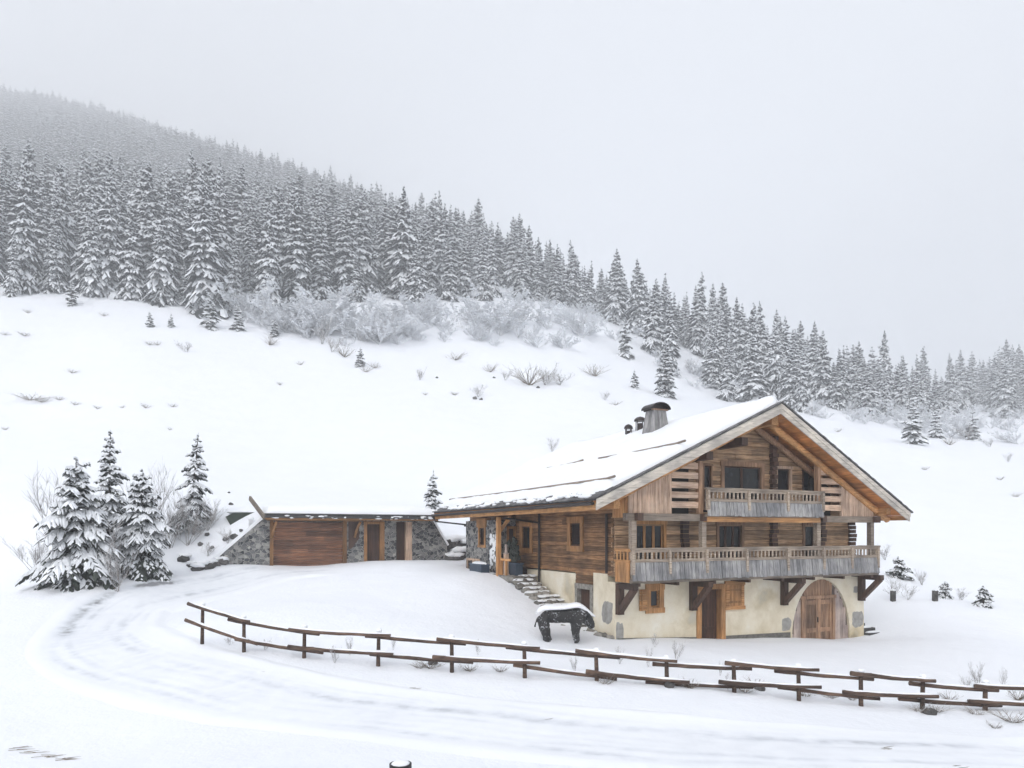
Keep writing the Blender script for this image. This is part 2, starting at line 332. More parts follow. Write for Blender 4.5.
def hit(u, v, ymin=9):
    x = (u - 512) / FPX * _Ys; ray = CZ - (v - HZ) / FPX * _Ys; e = ZT(x, _Ys) - ray
    idx = np.where((e > 0) & (_Ys >= ymin))[0]
    Y = _Ys[idx[0]] if len(idx) else 300
    if len(idx) and idx[0] > 0:
        i = idx[0]; k = e[i] / (e[i] - e[i - 1] + 1e-9); Y = _Ys[i] - k * (_Ys[i] - _Ys[i - 1])
    x = (u - 512) / FPX * Y
    return float(x), float(Y), zt(x, Y)
def at_y(u, Y): x = (u - 512) / FPX * Y; return x, Y, zt(x, Y)

def axis(segs):
    o = []
    for a, b_, st in segs:
        k = max(1, int(round((b_ - a) / st))); o += list(np.linspace(a, b_, k, endpoint=False))
    return np.array(o + [segs[-1][1]])
gs = axis([(-2100, -200, 25), (-200, -80, 4), (-80, -32, 1.2), (-32, 22, .28), (22, 60, .9), (60, 160, 4), (160, 1500, 25)])
gt = axis([(-70, -24, 2), (-24, 17.9, .28), (17.9, 18.9, .05), (18.9, 34, .4), (34, 80, 1.0), (80, 300, 3), (300, 2400, 18)])
S_, T_ = np.meshgrid(gs, gt); GX = C0[0] + D0[0] * S_ + N0[0] * T_; GY = C0[1] + D0[1] * S_ + N0[1] * T_
GZ = ZT(GX, GY)
nr, nc = S_.shape; idx = np.arange(nr * nc).reshape(nr, nc)
faces = np.stack([idx[:-1, :-1], idx[:-1, 1:], idx[1:, 1:], idx[1:, :-1]], -1).reshape(-1, 4)
def grid_mesh(name, V, Fq, mats, parent=None, smooth=True):
    me = bpy.data.meshes.new(name); me.vertices.add(len(V)); me.vertices.foreach_set('co', np.asarray(V, np.float32).ravel())
    Fq = np.asarray(Fq, np.int32); me.loops.add(Fq.size); me.loops.foreach_set('vertex_index', Fq.ravel())
    me.polygons.add(len(Fq)); me.polygons.foreach_set('loop_start', np.arange(len(Fq), dtype=np.int32) * Fq.shape[1])
    me.update(calc_edges=True); me.validate()
    me.polygons.foreach_set('use_smooth', [smooth] * len(me.polygons))
    for m in mats: me.materials.append(m)
    o = bpy.data.objects.new(name, me); sc.collection.objects.link(o)
    if parent: o.parent = parent
    return o
ground = grid_mesh('ground', np.stack([GX.ravel(), GY.ravel(), GZ.ravel()], -1), faces, [SNOW])
tag(ground, 'snow covered meadow and mountainside', kind='structure')

# haze: one closed box round everything
zlo = float(GZ.min()) - 1; zhi = float(GZ.max()) + 45
hb = MB(); hb.mats = []
_xs = [float(GX.min()) - 5, float(GX.max()) + 5]; _ys = [float(GY.min()) - 5, float(GY.max()) + 5]
hm = bpy.data.materials.new('haze'); hm.use_nodes = True; hn = hm.node_tree.nodes; hn.remove(hn['Principled BSDF'])
pv = hn.new('ShaderNodeVolumePrincipled'); pv.inputs['Color'].default_value = (.89, .905, .925, 1); pv.inputs['Density'].default_value = HAZE
pv.inputs['Anisotropy'].default_value = .1
hm.node_tree.links.new(pv.outputs[0], hn['Material Output'].inputs['Volume'])
hb.mats = [hm]; hb.box(_xs[0], _xs[1], _ys[0], _ys[1], zlo, zhi); haze = hb.build('haze'); tag(haze, 'pale winter fog over the whole valley', kind='stuff')

# ------------------------------------------------------------------ road: hairpin of packed snow with wheel tracks
def catmull(P, per=12):
    P = np.array(P, float); Q = np.vstack([2 * P[0] - P[1], P, 2 * P[-1] - P[-2]]); o = []
    for i in range(1, len(Q) - 2):
        for k in range(per):
            t = k / per; a, b_, c, d = Q[i - 1:i + 3]
            o.append(.5 * ((2 * b_) + (c - a) * t + (2 * a - 5 * b_ + 4 * c - d) * t * t + (3 * b_ - a - 3 * c + d) * t ** 3))
    o.append(P[-1]); return np.array(o)
def road(name, pix, width, ruts, seed, label):
    pts = []
    for u, v in pix: x, y, z = hit(u, v); pts.append((x, y))
    c = catmull(pts, 14); tn = np.gradient(c, axis=0); tn /= np.linalg.norm(tn, axis=1)[:, None] + 1e-9
    nr_ = np.stack([-tn[:, 1], tn[:, 0]], -1); K = 45; off = np.linspace(-1, 1, K)
    wob = np.sin(np.arange(len(c)) * .21 + seed) * .12
    X = c[:, 0:1] + nr_[:, 0:1] * off * width / 2; Y = c[:, 1:2] + nr_[:, 1:2] * off * width / 2
    Z = ZT(X, Y); pk = np.zeros_like(Z)
    edge = sst((1 - np.abs(off)) / .3)

    prof = np.zeros((len(c), K))
    for p, w, dp, dark, a0, a1 in ruts:
        ss_ = np.arange(len(c)); own = np.array([noise.noise(Vector((q_ * .09, p * 13, seed))) for q_ in ss_]); str_ = np.clip(np.array([noise.noise(Vector((q_ * .16, p * 29, seed + 5))) for q_ in ss_]) * 1.2 + .8, .2, 1.4)
        pos = p + wob / width * 2 + own * .07
        g = np.exp(-((off[None] - pos[:, None]) / w) ** 2)
        prof -= g * dp * str_[:, None]
        q = np.linspace(0, 1, len(c)); win = sst((q - a0) / .06) * sst((a1 - q) / .12)
        pk = np.maximum(pk, g * dark * .62 * win[:, None] * str_[:, None])
    ends = sst(np.minimum(np.arange(len(c)), len(c) - 1 - np.arange(len(c))) / 8.0)[:, None]
    prof = np.clip(prof, -.035, 1)
    Z = Z + (.06 + prof) * edge[None] * ends - .02 * (1 - edge[None] * ends)
    ii = np.arange(len(c) * K).reshape(len(c), K)
    fq = np.stack([ii[:-1, :-1], ii[:-1, 1:], ii[1:, 1:], ii[1:, :-1]], -1).reshape(-1, 4)
    o = grid_mesh(name, np.stack([X.ravel(), Y.ravel(), Z.ravel()], -1), fq, [ROAD])
    if o.data.polygons[0].normal.z < 0: o.data.flip_normals()
    a = o.data.attributes.new('packed', 'FLOAT', 'POINT'); a.data.foreach_set('value', (pk * edge[None] * ends).ravel().astype(np.float32))
    tag(o, label, kind='structure'); return o
road('road', [(360, 567), (300, 571), (240, 580), (170, 595), (115, 615), (100, 640), (150, 667), (260, 693), (400, 714), (560, 732), (760, 746), (1000, 757), (1150, 765)], 4.6,
     [(-.55, .12, .05, 2.2, .10, .46), (-.55, .06, .02, .7, .3, 1.0), (-.36, .06, .02, .65, .0, 1.0), (-.20, .04, .012, .3, .05, .7), (.02, .05, .02, .42, .1, 1.0), (.22, .10, .035, .85, .0, 1.0),
      (.36, .05, .02, .5, .2, 1.0), (.50, .04, .012, .35, .0, .8), (-.05, .5, .03, .26, .0, 1.0), (.76, .12, -.05, 0, 0, 1)], 1.3, 'snowy hairpin road with wheel tracks')

# ------------------------------------------------------------------ the chalet
house = empty('chalet', (C0[0], C0[1], 0), ROTZ)
tag(house, 'large timber and plaster chalet with two balconies and a wide snowy roof', 'chalet')
HP = house
def bld(mb, name, parent=None, smooth=False): return mb.build(name, parent or HP, smooth)

def cells(a0, a1, b0, b1, holes):
    A = sorted({a0, a1, *[min(max(x, a0), a1) for h in holes for x in h[:2]]}); B = sorted({b0, b1, *[min(max(x, b0), b1) for h in holes for x in h[2:]]})
    o = []
    for i in range(len(A) - 1):
        for j in range(len(B) - 1):
            ca, cb = (A[i] + A[i + 1]) / 2, (B[j] + B[j + 1]) / 2
            if not any(h[0] < ca < h[1] and h[2] < cb < h[3] for h in holes): o.append((A[i], A[i + 1], B[j], B[j + 1]))
    return o
SL, SR = .462, .555; AP, AZ = 6.25, 8.82
def ztop(s): return AZ - SL * (AP - s) if s < AP else AZ - SR * (s - AP)
def zund(s): return ztop(s) - .30

# ground floor plaster wall, with door, window and arch openings
w = MB(PLAST, PATCH)
AC, AHW, AZ0, AZ1 = 10.42, 1.70, -.45, 1.93
for (a, b_, c, d) in cells(0, 13.0, -1.3, 2.1, [(3.92, 4.92, -1.3, 1.70), (1.56, 1.96, 1.10, 1.77), (AC - AHW, AC + AHW, -1.3, 2.1)]): w.box(a, b_, 0, .5, c, d)
NA = 24
def arch(x): return AZ0 + (AZ1 - AZ0) * math.sqrt(max(0, 1 - ((x - AC) / AHW) ** 2))
for i in range(NA):
    x0 = AC - AHW * math.cos(math.pi * i / NA); x1 = AC - AHW * math.cos(math.pi * (i + 1) / NA)
    w.prism([(x0, arch(x0)), (x1, arch(x1)), (x1, 2.1), (x0, 2.1)], 'y', 0, .5)
w.box(12.5, 13.0, .5, 9, -1.3, 2.1); w.box(0, 13, .5, .55, 1.9, 2.1)
w.box(3.5, 5.3, .5, .55, -1.3, 1.9, 0); 
bld(w, 'ground_floor_wall')
w = MB(PATCH)   # repair patches on the plaster, a little proud
def patch(cx, cz, rx, rz, seed, y=-.004, ax='y'):
    global w
    w = MB(PATCH); pts = []
    for k in range(26):
        a = 2 * math.pi * k / 26; ca, sa = math.cos(a), math.sin(a)
        q = 1 / (abs(ca) ** 5 + abs(sa) ** 5) ** .2 * (1 + .22 * noise.noise(Vector((ca * 2.3, sa * 2.3, seed * 2.7))) + .1 * noise.noise(Vector((ca * 7, sa * 7, seed))))
        pts.append((cx + rx * q * ca, cz + rz * q * sa))
    w.prism(pts, ax, y, y + .02); bld(w, 'plaster_patch')
patch(8.40, .12, .24, .26, 1); patch(12.62, .12, .34, .34, 3); patch(12.50, 1.42, .14, .14, 4); patch(.20, .1, .16, .5, 5)
patch(.52, .95, .36, .40, 6, -.004, 'x')
w = MB(STEPM)
w.prism([(.1, -.8), (3.7, -.8), (3.7, -.12), (.1, .06)], 'y', -.03, .01, 0, .55); w.prism([(5.14, -.9), (8.6, -.9), (8.6, -.22), (5.14, -.16)], 'y', -.03, .01, 0, .55); bld(w, 'wall_foot_shade')  # dark strip paints the shadow line of the melted gap at the wall foot
w = MB(PLAST)
for a, b_, z0, z1 in ((.5, 1.50, -1.0, 2.38), (2.86, 5.9, -.8, 2.28), (6.15, 7.3, 1.2, 2.25)): w.box(0, .5, a, b_, z0, z1)
w.box(0, .5, 1.5, 2.86, -1.0, -.2); w.box(0, .5, 5.9, 6.15, 0, 2.2)
bld(w, 'side_plaster_wall')
for i in range(14):
    w = MB(STEPM); w.blob((U(-.35, .1), U(.1, 2.2), U(-.05, .22)), (U(.12, .25), U(.12, .28), U(.08, .16)), 0, U(.6, 1.2), i); bld(w, 'footing_stone')
# cellar door in the side wall, stone frame
w = MB(STEPM, PLAST)
w.box(-.04, .3, 1.50, 1.70, -.2, 1.82); w.box(-.04, .3, 2.66, 2.86, -.2, 1.82); w.box(-.05, .3, 1.50, 2.86, 1.70, 1.90)
cd = bld(w, 'cellar_door_frame')
w = MB(REDD)
for k in range(5): w.box(.14, .2, 1.70 + k * .192, 1.70 + (k + 1) * .192 - .012, -.2, 1.7, 0, U(.8, 1.2))
w.box(.17, .22, 1.7, 2.66, -.2, 1.7, 0, .3); bld(w, 'cellar_door', cd)

def log_rows(name, mat, axis, a0, a1, z0, z1, holes, thick=.26, top=None, row=.175, base=0.0, inner=None):
    w = MB(mat, DARK); z = z0
    while z < z1 - .02:
        h = min(row * U(.9, 1.1), z1 - z); zm = z + h / 2
        lo, hi = a0, a1
        if top:
            zq = z + h
            lo = max(lo, AP - (AZ - .30 - zq) / SL); hi = min(hi, AP + (AZ - .30 - zq) / SR)
            if hi - lo < .2: break
        iv = [(lo, hi)]
        for h0, h1, hz0, hz1 in holes:
            if hz0 < zm < hz1:
                nv = []
                for p, q in iv:
                    if h1 <= p or h0 >= q: nv.append((p, q)); continue
                    if h0 > p: nv.append((p, h0))
                    if h1 < q: nv.append((h1, q))
                iv = nv
        for p, q in iv:
            # split long rows into logs
            cuts = [p]; 
            while q - cuts[-1] > 5: cuts.append(cuts[-1] + U(2.5, 4.5))
            cuts.append(q)
            for c0, c1 in zip(cuts[:-1], cuts[1:]):
                o = U(-.016, .016); tt = U(.55, 1.3)
                if axis == 'x': w.prism([(o + base, z + .008), (o + base - .01, z + h / 2), (o + base, z + h - .004), (thick + base, z + h - .004), (thick + base, z + .008)], 'x', c0, c1, 0, tt)
                else: w.prism([(o, z + .008), (o - .01, z + h / 2), (o, z + h - .004), (thick, z + h - .004), (thick, z + .008)], 'y', c0, c1, 0, tt)
        z += h
    # dark backing added behind the rows so no light leaks between logs
    zz = z0; z1_ = z1
    for (p, q, r0, r1) in cells(a0, a1, z0, z1 if top is None else z0 + .01, holes):
        if axis == 'x': w.box(p, q, .04 + base, .2 + base, r0, r1, 1)
        else: w.box(.04, .2, p, q, r0, r1, 1)
    return bld(w, name)
H1 = [(.92, 2.15, 2.3, 4.22), (4.82, 5.97, 2.3, 4.2), (9.42, 10.0, 2.3, 4.2)]
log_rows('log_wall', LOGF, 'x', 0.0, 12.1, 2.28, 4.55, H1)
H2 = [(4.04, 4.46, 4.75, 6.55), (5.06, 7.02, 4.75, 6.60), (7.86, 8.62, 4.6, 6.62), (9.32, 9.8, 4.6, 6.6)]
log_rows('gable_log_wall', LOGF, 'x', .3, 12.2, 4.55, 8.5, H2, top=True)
w = MB(DARK)  # dark backing added behind gable logs to stop light leaking through
for i in range(40):
    x0 = .3 + i * .3; x1 = x0 + .3
    if any(h[0] - .3 < x0 < h[1] for h in H2): zb = 6.6
    else: zb = 4.55
    zt0 = min(zund(x0), zund(x1)) - .02
    if zt0 > zb: w.prism([(x0, zb), (x1, zb), (x1, zt0), (x0, zt0)], 'y', .06, .2)
bld(w, 'gable_light_stop')
H3 = [(2.45, 3.25, 3.38, 4.3), (6.95, 7.8, 3.2, 4.2), (1.6, 2.76, 1.82, 2.3)]
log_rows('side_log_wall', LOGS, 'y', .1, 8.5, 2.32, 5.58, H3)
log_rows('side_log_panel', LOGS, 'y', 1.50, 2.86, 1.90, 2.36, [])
w = MB(DARK); w.box(.5, 12, .9, 1.0, 2.3, 4.5); w.box(3, 10, .9, 1.0, 4.6, 7.2); w.box(.9, 1.0, 1.5, 8.5, 2.3, 4.6); w.box(1.0, 3, .5, .6, -1, 1.9); bld(w, 'dark_interior')
w = MB(LOGS)   # plain rear and far walls
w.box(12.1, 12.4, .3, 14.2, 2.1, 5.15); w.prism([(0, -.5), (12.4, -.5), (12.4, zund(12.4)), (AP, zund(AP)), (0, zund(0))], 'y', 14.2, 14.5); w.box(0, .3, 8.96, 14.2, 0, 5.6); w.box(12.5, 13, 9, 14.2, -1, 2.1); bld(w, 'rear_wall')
for s_, z0, z1 in ((7.46, 4.7, 7.75), (7.46, 2.3, 4.4), (2.95, 2.3, 4.4), (10.2, 2.3, 4.4), (12.0, 2.3, 4.4)):
    z = z0; w = MB(DARKW)   # dark log ends on the facade
    while z < z1: w.box(s_ + U(-.03, .03), s_ + .27 + U(-.03, .03), -.20 + U(-.04, .04), -.01, z + .01, z + .165, 0, U(.7, 1.6)); z += .175
    bld(w, 'log_end')

def window(a0, a1, z0, z1, panes, mat, axis='y', fr=.13, plane=0, depth=.16, sash=None, label=None, bottom=True):
    # outer casing as the part, sashes and panes as its sub-parts
    w = MB(mat); pr = -.045
    def bx(w, p, q, d0, d1, r0, r1, **k):
        if axis == 'y': w.box(p, q, plane + d0, plane + d1, r0, r1, **k)
        else: w.box(plane + d0, plane + d1, p, q, r0, r1, **k)
    bx(w, a0 - fr, a0, pr, depth, z0, z1, tint=U(.85, 1.1)); bx(w, a1, a1 + fr, pr, depth, z0, z1, tint=U(.85, 1.1))
    bx(w, a0 - fr - .03, a1 + fr + .03, pr - .012, depth, z1, z1 + fr * 1.15, tint=U(.85, 1.1))
    if bottom: bx(w, a0 - fr - .03, a1 + fr + .03, pr - .02, depth, z0 - fr, z0, tint=U(.85, 1.1))
    o = bld(w, 'window')
    if label: o['label'] = label
    n_ = panes; wd = (a1 - a0) / n_
    sm = sash or mat; q = MB(sm)
    for k in range(n_):
        p0 = a0 + k * wd; p1 = p0 + wd
        e = .055
        bx(q, p0, p0 + e, .05, .11, z0, z1); bx(q, p1 - e, p1, .05, .11, z0, z1); bx(q, p0 + e, p1 - e, .05, .11, z0, z0 + e * 1.3); bx(q, p0 + e, p1 - e, .05, .11, z1 - e, z1)
    bld(q, 'sash', o)
    g = MB(GLASS)
    for k in range(n_): bx(g, a0 + k * wd + .03, a0 + (k + 1) * wd - .03, .075, .09, z0 + .03, z1 - .03)
    bld(g, 'pane', o); return o
window(.92, 2.15, 2.32, 4.22, 3, ORZ, sash=ORZ, bottom=False, fr=.12)
window(4.82, 5.97, 2.32, 4.2, 3, GATEW, sash=REDD, bottom=False, fr=.12)
window(9.42, 10.0, 2.32, 4.2, 1, GATEW, sash=REDD, bottom=False, fr=.12)
window(4.08, 4.42, 4.8, 6.52, 1, GATEW, sash=DARKW, bottom=False, fr=.06)
window(5.08, 7.0, 5.2, 6.55, 2, GATEW, sash=REDD, bottom=True, fr=.16)
window(7.88, 8.58, 4.62, 6.55, 1, PINKB, sash=DARKW, bottom=False, fr=.10)
window(9.34, 9.78, 4.62, 6.5, 1, REDD, sash=DARKW, bottom=False, fr=.06)
window(2.45, 3.25, 3.38, 4.3, 1, ORZ, axis='x', fr=.22, sash=REDD, label='orange framed side window near the front corner')
window(6.95, 7.8, 3.2, 4.2, 1, ORZ, axis='x', fr=.22, sash=REDD, label='orange framed side window beside the porch')
window(1.56, 1.96, 1.10, 1.77, 1, ORZ, fr=.2, sash=ORX, depth=.3, label='small ground floor window with its shutter folded open')
w = MB(ORX)  # open shutter
for k in range(4): w.box(1.02, 1.36, -.10, -.065, 1.02 + k * .2, 1.02 + (k + 1) * .2 - .012, 0, U(.8, 1.15))
w.box(1.08, 1.13, -.13, -.1, 1.02, 1.8, 0, .8); bld(w, 'shutter')
# closed shuttered window
w = MB(ORX)
w.box(5.15, 5.32, -.06, .1, 1.0, 1.83); w.box(5.93, 6.08, -.06, .1, 1.0, 1.83); w.box(5.10, 6.12, -.07, .1, 1.83, 2.0, 0, .85); w.box(5.10, 6.12, -.08, .1, .86, 1.0, 0, 1.1)
sw = bld(w, 'shuttered_window')
w = MB(ORZ)
for k in range(4): w.box(5.32 + k * .152, 5.32 + (k + 1) * .152 - .01, -.03, .05, 1.0, 1.83, 0, U(.75, 1.0))
w.box(5.34, 5.90, -.05, -.03, 1.12, 1.2, 0, .6); w.box(5.34, 5.90, -.05, -.03, 1.6, 1.68, 0, .6); bld(w, 'shutter', sw)
# red brown door with larch frame
w = MB(ORZ, STEPM)
w.box(3.72, 3.93, -.06, .3, -.6, 1.70); w.box(4.91, 5.12, -.06, .3, -.6, 1.70); w.box(3.70, 5.18, -.075, .3, 1.70, 1.90, 0, .85)
dr = bld(w, 'front_door_frame')
w = MB(REDD)
for k in range(6): w.box(3.93 + k * .163, 3.93 + (k + 1) * .163 - .01, .22, .27, -.6, 1.7, 0, U(.7, 1.25))
w.box(3.93, 4.91, .25, .29, -.6, 1.7, 0, .4); w.box(4.00, 4.85, .20, .22, .1, .2); bld(w, 'front_door', dr)
# arched barn gate
w = MB(GATEP)
x = AC - AHW
while x < AC + AHW - .02:
    x1 = min(x + .17, AC + AHW); xa, xb = x, x1 - .012
    zt_ = min(arch(xa + .001), arch(xb - .001)) + .03
    if xb < 9.42: w.box(xa, xb, .20, .25, -1.1, zt_, 0, U(.8, 1.12))
    elif xa > 11.10: w.box(xa, xb, .20, .25, -1.1, zt_, 0, U(.7, 1.0))
    else: pass
    x = x1
w.box(8.7, 12.2, .25, .3, -1.1, 1.9, 0, .3)
gt_ = bld(w, 'barn_gate')
w = MB(GATEW)
x = 9.42
while x < 11.10:
    x1 = min(x + .17, 11.10); w.box(x, x1 - .012, .19, .245, 1.22, min(arch(x), arch(x1 - .012)) + .03, 0, U(.9, 1.35)); x = x1
w.box(9.2, 11.3, .13, .24, 1.10, 1.24, 0, 1.1); w.box(9.28, 9.44, .13, .24, -1.0, 1.10, 0, 1.2); w.box(11.08, 11.24, .13, .24, -1.0, 1.10, 0, 1.2)
bld(w, 'gate_frame', gt_)
for x0, x1, tt in ((9.44, 10.25, .8), (10.27, 11.08, 1.15)):
    w = MB(GATEW)
    k = 5; d_ = (x1 - x0) / k
    for i in range(k): w.box(x0 + i * d_, x0 + (i + 1) * d_ - .014, .205, .245, -1.0, 1.1, 0, U(.6, 1.1) * tt)
    w.box(x0, x1, .175, .205, -.32, -.14, 0, 1.2 * tt); w.box(x0, x1, .175, .205, .86, 1.04, 0, 1.1 * tt)
    w.box(x0, x0 + .13, .17, .205, -1, 1.1, 0, 1.15 * tt); w.box(x1 - .13, x1, .17, .205, -1, 1.1, 0, 1.0 * tt)
    bld(w, 'gate_leaf', gt_)
w = MB(METAL); w.box(10.2, 10.24, .13, .17, .1, .32); bld(w, 'gate_handle', gt_); gt_.location = (0, -.13, 0)

# brackets under the lower balcony
for s_ in (.02, 3.36, 8.05, 12.6):
    w = MB(DARKW)
    w.box(s_, s_ + .24, -.22, -.004, .93, 2.06, 0, U(.8, 1.3))
    w.box(s_ + .01, s_ + .23, -1.12, -.22, 1.88, 2.10, 0, U(.6, 1.0))
    w.beam((s_ + .12, -.16, 1.08), (s_ + .12, -1.02, 1.92), .19, .2, 0, 1.4, up=(1, 0, 0))
    bld(w, 'bracket')
# lower balcony
bal = MB(GREYR, DARKW); bal.box(0.0, 12.62, -1.04, -.004, 2.12, 2.26, 0, .7)
for k in range(8): bal.box(.3 + k * 1.7, .42 + k * 1.7, -1.0, -.01, 2.0, 2.12, 1)
bal = bld(bal, 'balcony')
bal['label'] = 'long lower balcony across the whole facade'
def balustrade(par, s0, s1, t0, zb, za, zr, posts, nb):
    w = MB(GREYB); x = s0
    while x < s1 - .03:
        x1 = min(x + U(.15, .21), s1); o = U(0, .018); w.prism([(t0 - .09 - o, zb + U(-.03, .02)), (t0 - .02 - o, za), (t0 + .02 - o, za), (t0 - .05 - o, zb)], 'x', x, x1 - .014, 0, U(.72, 1.2)); x = x1
    bld(w, 'apron', par)
    w = MB(GREYR); w.box(s0 - .03, s1 + .03, t0 - .06, t0 + .06, za, za + .075, 0, .85); w.box(s0 - .03, s1 + .03, t0 - .03, t0 + .03, za + .075, za + .11); bld(w, 'bottom_rail', par)
    w = MB(GREYR); w.box(s0 - .05, s1 + .05, t0 - .075, t0 + .075, zr - .045, zr + .03, 0, .8); w.box(s0 - .03, s1 + .03, t0 - .03, t0 + .03, zr - .13, zr - .045, 0, 1.1); bld(w, 'handrail', par)
    for p in posts:
        w = MB(GREYR); w.box(p - .05, p + .05, t0 - .10, t0 + .05, zb + .2, zr - .047, 0, 1.15); bld(w, 'baluster_post', par)
    k = 0; nb_ = int((s1 - s0) / nb)
    for k in range(nb_):
        x = s0 + (k + .5) * (s1 - s0) / nb_
        if any(abs(x - p) < .08 for p in posts): continue
        w = MB(GREYR); w.box(x - .034, x + .034, t0 - .02, t0 + .015, za + .105, zr - .12, 0, U(.75, 1.2)); bld(w, 'baluster', par)
balustrade(bal, 0.03, 12.6, -1.02, 2.22, 2.86, 3.34, [.06, 1.64, 3.33, 5.26, 7.37, 9.34, 10.95, 12.53], .19)
w = MB(ORZ, ORY)   # larch side return
for k in range(5): w.box(-.03, .02, -.93 + k * .18, -.93 + (k + 1) * .18 - .012, 2.14, 2.88, 0, U(.85, 1.2))
w.box(-.05, .03, -.98, -.02, 2.86, 2.94, 1); w.box(-.05, .03, -.98, -.02, 3.24, 3.34, 1)
for k in range(4): w.box(-.02, .01, -.85 + k * .22, -.78 + k * .22, 2.94, 3.24, 0)
bld(w, 'side_rail', bal)
w = MB(GREYR, GREYB)
w.box(12.6, 12.66, -.94, -.01, 3.26, 3.36); w.box(12.6, 12.66, -.94, -.01, 2.86, 2.94)
for k in range(5): w.box(12.6, 12.64, -.92 + k * .18, -.92 + k * .18 + .165, 2.16, 2.86, 1, U(.7, 1.1))
for k in range(5): w.box(12.61, 12.64, -.88 + k * .18, -.82 + k * .18, 2.94, 3.26, 0)
bld(w, 'end_rail', bal)
# upper balcony
ub = MB(GREYR, ORX); ub.box(3.1, 9.05, -1.32, -.02, 4.50, 4.60, 0, .7); ub.box(3.2, 8.95, -1.24, -1.03, 4.31, 4.498, 1, 1.0)
ub = bld(ub, 'balcony'); ub['label'] = 'short upper balcony under the gable'
balustrade(ub, 3.12, 9.0, -1.3, 4.54, 5.06, 5.54, [3.16, 5.09, 7.07, 8.97], .19)

# gable frame at the loggia front
w = MB(GREYR, DARKW); w.box(-.2, 12.75, -1.02, -.80, 4.34, 4.60, 0, .72)
for s_ in (.15, 3.05, 9.1, 12.25): w.box(s_, s_ + .24, -1.22, -1.02, 4.34, 4.60, 1, 1.2)
bld(w, 'tie_beam')
for s_, tt in ((.06, 1.0), (3.18, 1.05), (9.06, 1.05), (12.2, .75)):
    w = MB(GREYR); w.box(s_, s_ + .2, -.98, -.78, 2.26, 4.34, 0, tt); bld(w, 'balcony_post')
for s_, z1 in ((3.03, 6.95), (9.08, 6.9)):
    w = MB(GATEW); w.box(s_, s_ + .18, -1.0, -.8, 4.6, z1, 0, 1.25); bld(w, 'loggia_post')
def vboards(s0, s1, mat, name, t0=-.95, zb=4.60):
    w = MB(mat); x = s0
    while x < s1 - .02:
        x1 = min(x + U(.16, .22), s1); o = U(0, .015)
        za, zb2 = zund(x) - .02, zund(x1 - .012) - .02
        w.prism([(x, zb), (x1 - .012, zb), (x1 - .012, zb2), (x, za)], 'y', t0 - o, t0 + .03, 0, U(.82, 1.15)); x = x1
    w.prism([(s0, zb), (s1, zb), (s1, zund(s1) - .05), (s0, zund(s0) - .05)], 'y', t0 + .032, t0 + .06, 0, .3)
    return bld(w, name)
vboards(-.06, 1.70, PINKB, 'gable_boarding'); vboards(10.55, 12.4, PINKB, 'gable_boarding')
w = MB(ORZ)
for k in range(6): w.box(-.06, -.01, -.93 + k * .17, -.93 + (k + 1) * .17 - .012, 4.45, zund(-.05), 0, U(.85, 1.15))
bld(w, 'side_boarding')
for s0, s1 in ((1.74, 3.02), (9.28, 10.5)):
    w = MB(PINKX, PINKB); z = 4.82
    while z < 7:
        a, b_ = s0, s1
        if s0 < AP: a = max(a, AP - (AZ - .32 - z - .22) / SL)
        else: b_ = min(b_, AP + (AZ - .32 - z - .22) / SR)
        if b_ - a > .1: w.box(a, b_, -.96, -.90, z, z + .23, 0, U(.9, 1.15))
        z += .36
    e = s0 if s0 < AP else s1
    w.box(e - .05, e + .05, -.98, -.88, 4.6, zund(e) - .03, 1)
    bld(w, 'slatted_screen')
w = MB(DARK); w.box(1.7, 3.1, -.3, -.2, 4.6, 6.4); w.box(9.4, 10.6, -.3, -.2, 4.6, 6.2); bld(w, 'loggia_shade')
for t0, mb_ in ((-1.0, ORX), (-.2, GATEW)):
    for p0, p1 in (((6.3, AZ - .55), (13.2, AZ - .55 - SR * 6.9 + .02)), ((6.2, AZ - .55), (-.9, AZ - .55 - SL * 7.1))):
        w = MB(mb_); k = 9
        w.tube([(p0[0] + (p1[0] - p0[0]) * i / k, t0 + .01 * math.sin(i * 2.1), p0[1] + (p1[1] - p0[1]) * i / k) for i in range(k + 1)], [.13 + .008 * math.sin(i * 1.7) for i in range(k + 1)], 10, 0, 1.15)
        bld(w, 'rafter', smooth=True)
for s_, z_, r_, mt in ((6.25, AZ - .62, .17, ORY), (4.75, 7.32, .15, DARKW), (3.1, 6.72, .15, DARKW), (-.9, 4.86, .13, ORY), (12.6, 4.82, .13, ORY)):
    w = MB(mt); w.box(s_ - r_, s_ + r_, -1.5, .1, z_ - r_, z_ + r_); bld(w, 'purlin')

# roof
w = MB(SHING, SOFF)
T0, T1 = -1.78, 15.2; EL, ER = -1.85, 13.5
for s0, s1 in ((EL, AP), (AP, ER)):
    w.prism([(s0, ztop(s0) - .10), (s1, ztop(s1) - .10), (s1, ztop(s1)), (s0, ztop(s0))], 'y', T0, T1, 0)
    # soffit boards
    q = s0; L = s1 - s0; kk = int(L / .2)
    for i in range(kk):
        a = s0 + L * i / kk; b_ = s0 + L * (i + 1) / kk - .012
        w.prism([(a, ztop(a) - .16), (b_, ztop(b_) - .16), (b_, ztop(b_) - .104), (a, ztop(a) - .104)], 'y', T0 + .05, T1 - .05, 1, U(.75, 1.2))
roof = bld(w, 'roof')
w = MB(BARGE)
for s0, s1 in ((EL - .05, AP), (AP, ER + .02)):
    for d0, d1, tt, t_ in ((.03, .205, 1.0, 0), (.195, .40, .92, .035)):
        w.prism([(s0, ztop(s0) - d1), (s1, ztop(s1) - d1), (s1, ztop(s1) - d0), (s0, ztop(s0) - d0)], 'y', T0 - .07 + t_, T0 - .012 + t_ * .9, 0, tt * U(.95, 1.08))
bld(w, 'bargeboard', roof)
